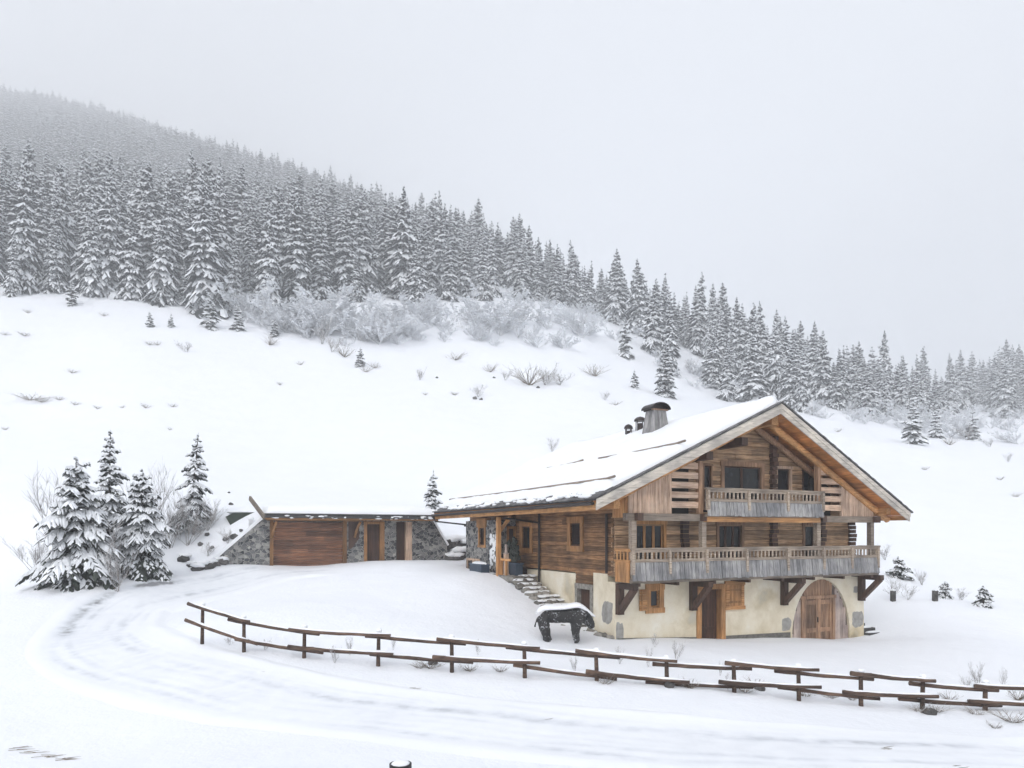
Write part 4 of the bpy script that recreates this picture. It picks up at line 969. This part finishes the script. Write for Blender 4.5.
# ------------------------------------------------------------------ vegetation
def spruce_mesh(name, H, Rb, whorls, per, segs, seed, mats, snow=.8, twigs=0, lean=0.0, z0f=.05, thick=.05, sparse=0.0, cone=1.0, wide=.17, tw=.30, drk=1.0, basesnow=1.0):
    """Crown of drooping branches, each a tented spray with its load of snow."""
    rd = random.Random(seed); w = MB(*mats)
    def spray(o, dirv, L, wid, droop, sn):
        d = Vector((dirv[0], dirv[1], 0)).normalized(); sd = Vector((-d.y, d.x, 0)); up = dirv[2]
        P = []; 
        for i in range(segs + 1):
            f = i / segs; c = Vector(o) + d * (L * f) + Vector((0, 0, up * L * f - droop * L * f * f))
            wd = wid * (math.sin(math.pi * (.12 + .80 * f)) ** .8) * rd.uniform(.55, 1.25) if i < segs else wid * .08
            dz = wd * rd.uniform(.35, .85)
            P.append((c, c + sd * wd - Vector((0, 0, dz)), c - sd * wd - Vector((0, 0, dz))))
        vs = [p for q in P for p in q]; fs = []
        for i in range(segs):
            a = i * 3; b_ = a + 3; fs += [(a, b_, b_ + 1, a + 1), (a + 2, b_ + 2, b_, a)]
        w.add(vs, fs, 0, rd.uniform(.6, 1.4))
        if sn <= 0: return
        h = thick * rd.uniform(.7, 1.5)
        i0 = 1 if segs > 3 and rd.random() < .6 else 0; i = i0
        while i < segs:
            if rd.random() < sn:
                q = [];
                for j in (i, i + 1):
                    c, a_, b_ = P[j]; k = rd.uniform(.65, .98)
                    q += [c + Vector((0, 0, h)), c.lerp(a_, k) + Vector((0, 0, h * .55)), c.lerp(b_, k) + Vector((0, 0, h * .55))]
                w.add(q, [(0, 3, 4, 1), (2, 5, 3, 0)], 1, rd.uniform(.85, 1.05))
            i += 1
    for k in range(whorls):
        f = k / (whorls - 1); z = H * (z0f + (.985 - z0f) * f ** .92); r_ = Rb * ((1 - f) ** (.85 * cone)) * rd.uniform(.82, 1.12) + .012 * H
        if k == 0: r_ *= .85
        n_ = max(3, int(per * (.55 + .45 * (1 - f)))); a0 = rd.uniform(0, 6.28)
        for j in range(n_):
            if rd.random() < sparse: continue
            a = a0 + 2 * math.pi * j / n_ + rd.uniform(-.3, .3); L = r_ * rd.uniform(.55, 1.2)
            up = -.05 + .55 * f ** 2 + rd.uniform(-.1, .1); dr = .42 * (1 - f) + .12
            zz = z + rd.uniform(-.4, .4) * H / whorls
            o = (lean * zz, 0, zz)
            d = (math.cos(a), math.sin(a), up)
            sn_ = snow * (basesnow if k < 3 else 1)
            if twigs == 0: spray(o, d, L, L * wide + .010 * H, dr * drk, sn_)
            else:
                spray(o, d, L, L * wide + .004 * H + .02, dr * drk, sn_)
                for q in range(twigs):
                    g = .28 + .66 * q / twigs; c = Vector(o) + Vector((math.cos(a), math.sin(a), 0)) * (L * g) + Vector((0, 0, up * L * g - dr * drk * L * g * g - .01))
                    for sg in (-1, 1):
                        aa = a + sg * rd.uniform(.6, 1.05); l2 = L * (.42 - .22 * g) * rd.uniform(.7, 1.25) + .05
                        spray(tuple(c), (math.cos(aa), math.sin(aa), -.1 + up * .3), l2, l2 * tw + .003 * H + .01, .6 * drk, sn_)
    # leader
    w.tube([(lean * H * .95, 0, H * .95), (lean * H, 0, H * 1.02)], [.012 * H ** .5 * .6, .004], 5, 0)
    me = w.build(name).data; o = bpy.data.objects[me.name] if me.name in bpy.data.objects else None
    return me
def take(name, *a, **k):
    me = spruce_mesh(name, *a, **k)
    for o in [o for o in sc.objects if o.data == me]: bpy.data.objects.remove(o)
    return me
def trunk_mesh(H, r_, top=.9):
    w = MB(BARK); w.tube([(0, 0, -.6), (0, 0, H * .12), (0, 0, H * .5), (0, 0, H * top)], [r_ * 1.25, r_, r_ * .6, r_ * .12], 8)
    o = w.build('trunk'); me = o.data; bpy.data.objects.remove(o); return me

# unit forest spruces about 10 m tall, scaled per tree
FM = (NEEDF, NSNOWF)
forest = [take('crown', 10, (1.95, 2.3, 1.75)[k % 3], (20, 22, 18)[k % 3], 11, 3, 100 + k, FM, .74, 2, 0, .02, .10, .08, .85 + .12 * (k % 3), .17, .36, 1.5) for k in range(6)]
lowp = [take('crown', 10, 2.2 if k % 2 else 1.8, 16, 10, 3, 200 + k, FM, .74, 0, 0, .03, .12, .06, .85, .22, .3, 1.5) for k in range(3)]
sapl = [take('crown', 10, 2.6, 10, 8, 3, 230 + k, (NEED, NSNOW), .82, 2, 0, .02, .35, .12, .8, .2, .4, 1.3) for k in range(3)]
ftrunk = trunk_mesh(10, .16)

def treeline(u):
    return np.interp(u, [-300, 0, 60, 130, 230, 300, 380, 450, 520, 600, 640, 680, 720, 800, 860, 920, 940, 1000, 1024, 1300],
                     [275, 289, 297, 303, 316, 306, 298, 300, 300, 318, 340, 378, 396, 405, 414, 424, 412, 412, 414, 400])
cand = []
Yv = 128.0
while Yv < 1950:
    st_ = 4.3 + Yv * .0062; xw = Yv * 1.15
    for x in np.arange(-xw, xw, st_):
        cand.append((x + rng.uniform(-.42, .42) * st_, Yv + rng.uniform(-.45, .45) * st_))
    Yv += st_ * 1.12
cand = np.array(cand); cz = ZT(cand[:, 0], cand[:, 1])
cu = 512 + FPX * cand[:, 0] / cand[:, 1]; cv = HZ - FPX * (cz - CZ) / cand[:, 1]
jit = rng.normal(0, 3.5, len(cand))
dens = np.where((cu > 560) & (cand[:, 1] < 215), .62, .93)
dens = np.where((cu > 470) & (cu < 620) & (cand[:, 1] < 235), .55, dens)
ok = (cv < treeline(cu) + jit) & (cu > -280) & (cu < 1300) & (rng.uniform(0, 1, len(cand)) < dens)
cand, cz, cu, cv = cand[ok], cz[ok], cu[ok], cv[ok]
htm = np.clip(rng.normal(20.0, 5.0, len(cand)), 8, 32)
htm = htm * np.interp(cu, [430, 620], [1, .80]); htm = np.where((cu > 820) & (cand[:, 1] < 215), htm * .78, htm); htm = htm + np.clip((cand[:, 1] - 200) / 40, 0, 14)
# drop trees wholly hidden behind the shoulder of the slope: compare with the highest ground nearer on the same bearing
keep = np.ones(len(cand), bool)
fr_ = np.linspace(.25, .985, 40)
elev_top = (cz + htm - CZ) / cand[:, 1]
mx_ = np.full(len(cand), -9.0)
for f in fr_:
    zz = ZT(cand[:, 0] * f, cand[:, 1] * f); mx_ = np.maximum(mx_, (zz - CZ) / (cand[:, 1] * f))
keep = elev_top > mx_ + .004
cand, cz, cu, cv, htm = cand[keep], cz[keep], cu[keep], cv[keep], htm[keep]
# a tree shows when its top clears the trees standing in front of it
order = np.argsort(cand[:, 1]); sky_ = np.full(2000, 9999.0); vis = np.zeros(len(cand))
for i in order:
    pxh = FPX * htm[i] / cand[i, 1]; hwid = max(1, int(pxh * .10)); a = int(cu[i]) + 320
    top = cv[i] - pxh; seg = sky_[max(0, a - hwid):a + hwid + 1]
    vis[i] = np.clip((np.median(seg) - top), 0, pxh) if len(seg) else 0
    sky_[max(0, a - hwid):a + hwid + 1] = np.minimum(seg, top + pxh * .12)
vis = np.where((cu < -12) | (cu > 1036), 0, vis)
rank = np.argsort(-(vis * htm / cand[:, 1]))
NI = 245; ind = rank[:NI]; rest = rank[NI:]
print('forest trees', len(cand), 'individual', NI)
def put_spruce(name, loc, H, me, tr, rz, label, group=None, parts=True, fat=1.0, cat='spruce'):
    s_ = H / 10
    if parts:
        e = empty(name, loc, rz); e.rotation_euler = (U(-.045, .045), U(-.045, .045), rz)
        for nm, m_ in (('crown', me), ('trunk', tr)):
            o = bpy.data.objects.new(nm, m_); sc.collection.objects.link(o); o.parent = e; o.scale = (s_ * fat, s_ * fat, s_)
    else:
        e = bpy.data.objects.new(name, me); sc.collection.objects.link(e); e.location = loc; e.rotation_euler = (0, 0, rz); e.scale = (s_ * fat, s_ * fat, s_)
    tag(e, label, cat, group); return e
for i in ind:
    put_spruce('spruce_tree', (cand[i, 0], cand[i, 1], cz[i] - .3), htm[i], forest[rng.integers(0, 6)], ftrunk, U(0, 6.28),
               'tall snow laden spruce standing in the dense hazy forest on the mountainside', 'spruces of the mountainside forest', True, U(.72, 1.08))
# the far, fogged rest of the wood: one object, three sets of instances
pts_me = bpy.data.meshes.new('far_forest'); pts_me.from_pydata([(cand[i, 0], cand[i, 1], cz[i] - .3) for i in rest], [], [])
for nm, val in (('scl', [htm[i] / 10 for i in rest]), ('rot', [U(0, 6.28) for _ in rest]), ('var', [float(k % 3) for k in range(len(rest))])):
    a = pts_me.attributes.new(nm, 'FLOAT', 'POINT'); a.data.foreach_set('value', np.array(val, np.float32))
ff = bpy.data.objects.new('far_forest', pts_me); sc.collection.objects.link(ff); tag(ff, 'fogged spruce forest higher on the mountainside', kind='stuff')
ng = bpy.data.node_groups.new('far_forest', 'GeometryNodeTree')
ng.interface.new_socket('Geometry', in_out='INPUT', socket_type='NodeSocketGeometry'); ng.interface.new_socket('Geometry', in_out='OUTPUT', socket_type='NodeSocketGeometry')
gi = ng.nodes.new('NodeGroupInput'); go = ng.nodes.new('NodeGroupOutput'); jn = ng.nodes.new('GeometryNodeJoinGeometry')
def nattr(nm):
    q = ng.nodes.new('GeometryNodeInputNamedAttribute'); q.data_type = 'FLOAT'; q.inputs['Name'].default_value = nm; return q.outputs['Attribute']
for k in range(3):
    src = bpy.data.objects.new('spruce_source', lowp[k])
    oi = ng.nodes.new('GeometryNodeObjectInfo'); oi.inputs['Object'].default_value = src; oi.inputs['As Instance'].default_value = True
    ip = ng.nodes.new('GeometryNodeInstanceOnPoints'); ng.links.new(gi.outputs[0], ip.inputs['Points']); ng.links.new(oi.outputs['Geometry'], ip.inputs['Instance'])
    cm = ng.nodes.new('FunctionNodeCompare'); cm.data_type = 'FLOAT'; cm.operation = 'EQUAL'; ng.links.new(nattr('var'), cm.inputs[0]); cm.inputs[1].default_value = k; cm.inputs[12].default_value = .1
    ng.links.new(cm.outputs[0], ip.inputs['Selection'])
    cx = ng.nodes.new('ShaderNodeCombineXYZ'); ng.links.new(nattr('rot'), cx.inputs[2]); ng.links.new(cx.outputs[0], ip.inputs['Rotation'])
    ng.links.new(nattr('scl'), ip.inputs['Scale']); ng.links.new(ip.outputs[0], jn.inputs[0])
ng.links.new(jn.outputs[0], go.inputs[0]); md = ff.modifiers.new('far_forest', 'NODES'); md.node_group = ng

# spruces that stand free at the edge of the forest or on the meadow (base pixel, height in pixels)
for (u, v, hp, fat, lab) in [
    (72, 305, 24, 1.3, 'small young spruce in front of the forest, closest to the valley corner'), (150, 327, 15, 1.4, 'tiny snowy spruce on the meadow below the tall forest wall'),
    (171, 327, 13, 1.4, 'tiny dark spruce beside another one at the meadow edge'), (210, 328, 32, 1.3, 'bushy young spruce before the white brush'), (238, 330, 26, 1.3, 'young spruce half sunk in the white brush'),
    (275, 336, 18, 1.4, 'little spruce at the foot of the frosted bushes'), (360, 366, 18, 1.5, 'little round spruce alone on the snow slope below the brush'),
    (625, 357, 38, 1.15, 'slim spruce standing alone above the chimney against white brush'), (635, 388, 18, 1.3, 'tiny spruce pair member left of the big edge spruce'),
    (664, 396, 58, 1.45, 'broad snowy spruce at the forest edge behind the chalet chimney'), (712, 385, 55, 1.2, 'narrow spruce at the forest edge above the roof ridge'),
    (752, 402, 66, 1.35, 'broad dark spruce at the forest edge just above the gable peak'), (792, 407, 60, 1.25, 'dark spruce at the forest edge, next one down from the gable peak'),
    (835, 408, 46, 1.2, 'pale spruce in the gap of the forest edge'), (868, 416, 52, 1.2, 'dark pointed spruce at the lower forest edge'), (912, 444, 40, 1.5, 'solitary round spruce on the snow at the lowest end of the forest edge'),
    (935, 438, 30, 1.3, 'small spruce just beyond the solitary round one'), (972, 440, 30, 1.3, 'small spruce among grey brush by the valley'),
    (432, 512, 40, 1.35, 'young spruce behind the gap between garage and chalet')]:
    x, y, z = hit(u, v, 48 if v > 500 else 9); H = hp * y / FPX
    put_spruce('spruce_tree', (x, y, z - .05 * H), H * 1.05, sapl[rng.integers(0, 3)] if hp < 45 else forest[rng.integers(0, 6)], ftrunk, U(0, 6.28), lab.replace('left of', 'next to'), None, True, fat)

# close spruces by the bend of the road
NM = (NEED, NSNOW)
for (u, Y, v, hp, fatR, seed, lean, sparse, sn, lab) in [
    (76, 30.2, 581, 122, .34, 11, 0, .06, .93, 'wide low snow heaped spruce at the outer edge of the road bend'),
    (142, 32.3, 571, 100, .33, 12, 0, .08, .92, 'bushy spruce loaded with snow, closer to the garage bank'),
    (108, 35, 560, 128, .21, 13, .02, .22, .78, 'slender dark spruce with a bare pointed tip behind two bushy ones'),
    (190, 38.5, 522, 88, .21, 14, .09, .33, .86, 'leaning thin spruce on the bank above the garage')]:
    x, y, z = at_y(u, Y); vg = HZ - FPX * (z - CZ) / Y; H = (hp + (vg - v)) * Y / FPX
    e = empty('spruce_tree', (x, y, z)); tag(e, lab, 'spruce')
    fat_ = fatR * H
    me = take('crown', H, fat_, 17, 11, 4, seed, NM, sn, 6, lean, .05, .06, sparse, .62 if lean == 0 and sparse < .1 else .9, .10, .20, 1.25, .45)
    o = bpy.data.objects.new('crown', me); sc.collection.objects.link(o); o.parent = e
    w = MB(BARK); w.tube([(0, 0, -.4), (lean * H * .5, 0, H * .5), (lean * H * .95, 0, H * .96)], [.1, .06, .015], 8); w.build('trunk', e, True)
# little firs past the barn gate
for (u, v, hp, wd, seed, lab) in [(983, 606, 20, .62, 21, 'small dark fir bush alone on the snow past the chalet'), (945, 598, 16, .6, 22, 'scruffy little fir beside a short post'), (898, 577, 20, .8, 23, 'low dark conifer bush on the bank behind the balcony end')]:
    x, y, z = hit(u, v, 25); H = hp * y / FPX; e = empty('fir_bush', (x, y, z)); tag(e, lab, 'fir')
    me = take('crown', H, wd * H, 8, 8, 4, seed, NM, .6, 3, .0, .02, .04, .1, .7); o = bpy.data.objects.new('crown', me); sc.collection.objects.link(o); o.parent = e
    w = MB(BARK); w.tube([(0, 0, -.2), (0, 0, H * .8)], [.04, .01], 6); w.build('trunk', e)

def twig_mesh(name, H, seed, mats, stems=9, spread=.55, sub=6, rad=.02, frost=.6, lvl=2, upb=.8, sides=4, tip=.3, clump=0):
    rd = random.Random(seed); w = MB(*mats)
    def branch(p, d, L, r_, lv):
        K = 4; pts = [p]; q = p; dd = d
        for i in range(K):
            dd = (dd + Vector((rd.uniform(-.22, .22), rd.uniform(-.22, .22), rd.uniform(-.05, .2)))).normalized(); q = q + dd * L / K; pts.append(q)
        rr = [r_ * (1 - (1 - tip) * i / K) for i in range(K + 1)]
        w.tube(pts, rr, sides, 0, rd.uniform(.7, 1.2), False)
        if rd.random() < frost + .25 * (lv < lvl): w.tube([x + Vector((0, 0, r_ * .8)) for x in pts], [x * .85 for x in rr], sides, 1, rd.uniform(.9, 1.05), False)
        if lv > 0:
            for j in range(sub):
                f = rd.uniform(.25, 1.0); i = min(K - 1, int(f * K)); pp = pts[i].lerp(pts[i + 1], f * K - i)
                nd = (dd + Vector((rd.uniform(-1, 1), rd.uniform(-1, 1), rd.uniform(-.35, .7))) * .9).normalized()
                branch(pp, nd, L * rd.uniform(.28, .5), r_ * .55, lv - 1)
    for k in range(stems):
        a = rd.uniform(0, 6.28); d = Vector((math.cos(a) * spread * rd.uniform(.2, 1.2), math.sin(a) * spread * rd.uniform(.2, 1.2), upb)).normalized()
        branch(Vector((rd.uniform(-.1, .1) * H * .4, rd.uniform(-.1, .1) * H * .4, -.03 * H)), d, H * rd.uniform(.55, .95), rad, lvl)
    for q in range(clump):
        p = Vector(rd.choice(w.v[len(w.v) // 6:])); r_ = rd.uniform(.012, .036)
        w.add([p + Vector(t_) * r_ for t_ in ((1.3, 0, 0), (0, 1.3, 0), (-1.3, 0, 0), (0, -1.3, 0), (0, 0, .8), (0, 0, -.5))], [(0, 1, 4), (1, 2, 4), (2, 3, 4), (3, 0, 4), (1, 0, 5), (2, 1, 5), (3, 2, 5), (0, 3, 5)], 1, rd.uniform(.95, 1.05))
    o = w.build(name); me = o.data; bpy.data.objects.remove(o); return me
brush = [twig_mesh('brush', 1.0, 300 + k, (TWIGF, NSNOWF), 9, 1.0, 6, .009, .9, 2, .55, 3, .6, 650) for k in range(5)]
def put(name, me, loc, s_, rz, label, cat, group=None):
    o = bpy.data.objects.new(name, me); sc.collection.objects.link(o); o.location = loc; o.rotation_euler = (0, 0, rz)
    o.scale = s_ if hasattr(s_, '__len__') else (s_, s_, s_); return tag(o, label, cat, group)
# white frosted brush at the foot of the forest
nb = 0
for k in range(400):
    u = U(190, 640); lo = np.interp(u, [190, 260, 330, 450, 560, 640], [322, 330, 347, 345, 350, 350]); hi_ = np.interp(u, [190, 300, 450, 560, 640], [312, 318, 312, 305, 318])
    v = U(hi_, lo)
    if rng.uniform() > (.25 + .75 * (abs(u - 420) < 180)): continue
    x, y, z = hit(u, v); h = U(3.0, 6.2) * (.7 if v > lo - 6 else 1) * (1.35 if noise.noise(Vector((u * .03, v * .05, 2))) > .05 else .75)
    put('frosted_bush', brush[nb % 5], (x, y, z), (h * U(1, 1.5), h * U(1, 1.5), h), U(0, 6.28), 'white frosted bush in the thick brush along the foot of the forest', 'bush', 'frosted bushes at the foot of the forest'); nb += 1
    if nb > 105: break
for k in range(46):
    u = U(880, 1035); v = np.interp(u, [880, 940, 1035], [412, 425, 432]) + U(-22, 14)
    x, y, z = hit(u, v); h = U(3, 6)
    put('frosted_bush', brush[k % 5], (x, y, z), (h * U(1, 1.4), h * U(1, 1.4), h), U(0, 6.28), 'grey frosted bush in the brush below the farther dark forest', 'bush', 'frosted bushes below the farther forest')
for k in range(40):
    u = U(585, 880); v = float(treeline(u)) + U(-14, 10); x, y, z = hit(u, v); h = U(2, 4)
    put('frosted_bush', brush[k % 5], (x, y, z), (h * 1.2, h * 1.2, h), U(0, 6.28), 'pale frosted bush between the spruces behind the chalet roof', 'bush', 'frosted bushes between the edge spruces')
# bare shrubs near the road bend and the bank
bare = [twig_mesh('shrub', 1.0, 400 + k, (TWIG, NSNOW), 9, .55, 8, .0060, .75, 2, .9, 4, .35) for k in range(4)]
for (u, v, hp, ws_, lab) in [(100, 580, 95, .7, 'thin frosted shrub rising between the bushy spruces'), (118, 592, 62, .9, 'pale frosted shrub at the road edge between two snow heaped spruces'), (62, 570, 118, .8, 'tall bare frosted shrub behind the wide snow heaped spruce'), (35, 572, 58, 1.0, 'low bare shrub at the outer side of the road bend'), (150, 555, 112, .65, 'tall bare branching shrub behind the bushy spruce'),
    (170, 548, 75, .8, 'bare frosted shrub between the bushy spruce and the bank'), (188, 545, 52, 1.2, 'spreading frosted shrub on the bank under the leaning spruce'), (208, 530, 45, 1.0, 'whitish shrub high on the bank by the garage')]:
    x, y, z = hit(u, v, 27); h = hp * y / FPX; put('bare_shrub', bare[int(u) % 4], (x, y, z), (h * ws_ * .7, h * ws_ * .7, h * .68), U(0, 6.28), lab, 'shrub')
for (u, v, hp, lab) in [(552, 452, 18, 'bare shrub poking up behind the far end of the chalet roof'), (208, 556, 18, 'small twiggy shrub low on the garage bank'), (228, 545, 20, 'small twiggy shrub on the bank near the stone wing wall'),
    (893, 598, 24, 'pale twiggy bush by the nearest short post'), (908, 600, 20, 'spreading twiggy bush between two short posts'), (922, 585, 20, 'twiggy bush higher on the bank past the chalet'), (962, 600, 16, 'thin twiggy bush next to the scruffy fir'), (960, 600, 8, 'low tuft of twigs at the foot of a thin bush'),
    (885, 560, 20, 'pale shrub beside the end of the lower balcony')]:
    x, y, z = hit(u, v, 24 if v > 500 else 62); h = hp * y / FPX; put('bare_shrub', bare[int(v) % 4], (x, y, z), (h * .9, h * .9, h * .75), U(0, 6.28), lab, 'shrub')
# meadow tufts and low bushes
grass = [twig_mesh('tuft', 1.0, 500 + k, (GRASSM, NSNOW), 34, .9, 2, .010, .3, 1, .6, 3, .3) for k in range(3)]
lowb = [(490, 372, 9, 1.6), (420, 380, 10, 1.5), (478, 397, 9, 2.4), (530, 385, 20, 1.8), (545, 385, 15, 2.4), (560, 385, 10, 3), (595, 376, 12, 2), (505, 380, 9, 1.5), (605, 400, 7, 2), (345, 357, 12, 1.5), (332, 352, 14, 1.4), (322, 344, 15, 1.4),
        (455, 360, 8, 2.5), (187, 352, 9, 2), (380, 342, 12, 1.5), (270, 345, 10, 1.5), (690, 372, 12, 1.6), (812, 415, 8, 1.8), (950, 445, 9, 1.5), (990, 447, 8, 1.5), (1008, 462, 7, 1.4), (1016, 497, 6, 1.4), (968, 440, 14, 1.6)]
for k, (u, v, hp, ws_) in enumerate(lowb):
    x, y, z = hit(u, v, 60); h = hp * y / FPX
    put('heath_bush', (bare if k % 3 else grass)[k % 3], (x, y, z - .05), (h * ws_, h * ws_, h * 1.2), U(0, 6.28), 'low heath bush poking through the snow of the upper meadow', 'bush', 'heath bushes on the upper meadow')
tufts = [(30, 400, 7, 4), (42, 402, 5, 4), (60, 400, 4, 3), (75, 405, 4, 2.5), (98, 409, 4, 2), (122, 408, 3, 2), (146, 408, 5, 2), (173, 407, 4, 2), (150, 345, 4, 2.5), (157, 345, 4, 2), (72, 373, 4, 3), (25, 336, 4, 3), (5, 335, 3, 3), (28, 313, 4, 2), (104, 316, 4, 2),
         (280, 385, 4, 1.5), (425, 395, 3, 2), (5, 430, 4, 1.5), (170, 430, 3, 1.5), (615, 405, 4, 3), (300, 365, 4, 2), (366, 372, 6, 2), (375, 368, 6, 2), (455, 395, 4, 2.4), (1000, 480, 4, 2), (925, 470, 4, 2), (838, 432, 4, 2)]
for (u, v, hp, ws_) in tufts:
    x, y, z = hit(u, v, 50); h = hp * y / FPX
    put('grass_tuft', grass[int(u) % 3], (x, y, z - .02), (h * ws_, h * ws_, h * 1.2), U(0, 6.28), 'dry grass tuft showing through the snow of the open meadow', 'grass tuft', 'grass tufts on the open meadow')
# dead plants along the fence
fl = [(230, 645, 9, 1.2), (265, 650, 10, 1), (335, 663, 14, 1), (350, 655, 16, .6), (393, 650, 14, .5), (430, 668, 10, 2.6), (420, 668, 8, 2), (470, 671, 9, 2.4), (500, 672, 9, 1.6), (478, 655, 14, .5), (575, 672, 15, .6), (620, 664, 14, .8), (648, 667, 18, .6), (676, 660, 18, .8), (606, 684, 8, 2),
      (690, 688, 12, 1.6), (728, 690, 16, .7), (746, 692, 10, 2.4), (756, 688, 12, 1.8), (720, 676, 14, .4), (805, 696, 9, 2.2), (830, 698, 8, 2.4), (852, 700, 8, 1.6), (920, 712, 10, 2), (935, 712, 9, 2.4), (950, 700, 9, 2.2), (975, 714, 8, 2.6), (978, 688, 22, .8), (968, 690, 14, .9), (1003, 688, 16, .6), (1012, 722, 14, 2.4), (995, 728, 8, 2), (1018, 700, 16, 1.4), (655, 647, 12, .7)]
for k, (u, v, hp, ws_) in enumerate(fl):
    x, y, z = hit(u, v, 14); h = hp * y / FPX
    put('dead_plant', (grass if ws_ > 1.3 else bare)[k % 3], (x, y, z - .02), (h * ws_, h * ws_, h * 1.15), U(0, 6.28), 'dead plant stems poking through the snow along the rail fence', 'plant', 'dead plants along the fence')
# rocks
def rock(u, v, r_, lab, group, ymin=12, snow=True, sq=.85):
    x, y, z = hit(u, v, ymin); e = empty('rock', (x, y, z), U(0, 6)); tag(e, lab, 'rock', group)
    w = MB(ROCKM); w.blob((0, 0, r_ * .25), (r_ * U(.9, 1.25), r_, r_ * sq), 0, U(.4, .9), int(u * 7 + v), .5); w.build('stone', e)
    if snow: w = MB(SNOWF); w.blob((0, r_ * .25, r_ * (.2 + sq * .7)), (r_ * 1.25, r_ * 1.0, r_ * .42), 0, 1, int(u * 3 + v), .5); w.build('snow', e, True)
for (u, v, r_) in ((198, 570, .30), (208, 568, .32), (215, 565, .25), (221, 563, .3), (226, 561, .26), (184, 560, .3), (192, 566, .22)): rock(u, v, r_, 'dark snow capped edging stone at the foot of the bank beside the garage', 'edging stones below the garage bank', 30)
for (u, v, r_) in ((200, 545, .14), (207, 535, .13), (212, 548, .12), (226, 540, .15), (234, 543, .2), (241, 531, .1), (196, 522, .12), (231, 505, .15), (229, 493, .1)): rock(u, v, r_, 'small dark stone showing on the snowy bank beside the garage', 'stones on the garage bank', 30, False)
for (u, v, r_) in ((448, 552, .5), (455, 545, .55), (462, 556, .5), (458, 560, .4), (450, 560, .4), (463, 547, .45)): rock(u, v, r_, 'snow capped boulder in the gap between garage and chalet', 'boulders between garage and chalet', 36)
for (u, v, r_) in ((433, 664, .14), (669, 687, .15), (760, 690, .13), (930, 714, .14)): rock(u, v, r_, 'dark stone half buried in snow under the rail fence', 'stones under the fence', 14, False)
for (u, v, r_) in ((475, 399, .38), (481, 400, .3), (494, 378, .25), (437, 378, .25), (538, 388, .3)): rock(u, v, r_, 'dark rock breaking through the snow of the slope above the roof', 'rocks on the slope above the roof', 60, False)
# short posts past the chalet, and the black stub by the road
for (u, v, lab) in ((893, 601, 'short weathered post closer to the chalet corner'), (935, 601, 'short weathered post in front of the scruffy little fir')):
    x, y, z = hit(u, v, 25); e = empty('short_post', (x, y, z)); tag(e, lab, 'post', 'short posts past the chalet')
    w = MB(ROCKM); w.box(-.1, .1, -.09, .09, -.3, .52, 0, .55); w.build('shaft', e); w = MB(SNOWF); w.blob((0, 0, .54), (.13, .12, .07), 0, 1, 4, .1); w.build('snow', e, True)
x, y, z = at_y(400.5, 10.4); zt0 = CZ - (763.5 - HZ) / FPX * 10.4
e = empty('road_marker', (x, y, z)); tag(e, 'black stub post with a snow filled top at the lower edge of the road', 'post')
w = MB(BLACKP); w.tube([(0, 0, -.4), (0, 0, max(.12, zt0 - z))], [.15, .165], 18); w.build('shaft', e); w = MB(SNOWF); w.blob((0, 0, max(.12, zt0 - z) - .0), (.14, .14, .035), 0, 1, 4, .05); w.build('snow', e, True)
# straw blades lying on the near snow
for (u, v, s_) in ((10, 750, .5), (45, 757, .5), (62, 760, .45), (30, 752, .4), (262, 672, .3), (410, 690, .35), (550, 720, .25), (880, 750, .3), (950, 768, .3)):
    x, y, z = hit(u, v, 9); w = MB(GRASSM)
    for k in range(5):
        a = U(-.3, .3); p = Vector((U(-.5, .5) * s_, U(-.12, .12), .02)); d = Vector((math.cos(a), math.sin(a), U(0, .12)))
        w.tube([p, p + d * s_ * .35, p + d * s_ * .7], [.005, .005, .002], 4, 0, U(.8, 1.3))
    o = w.build('straw_tuft', loc=(x, y, z)); tag(o, 'flattened straw tuft on the near snow beside the road', 'straw tuft', 'straw tufts on the near snow')
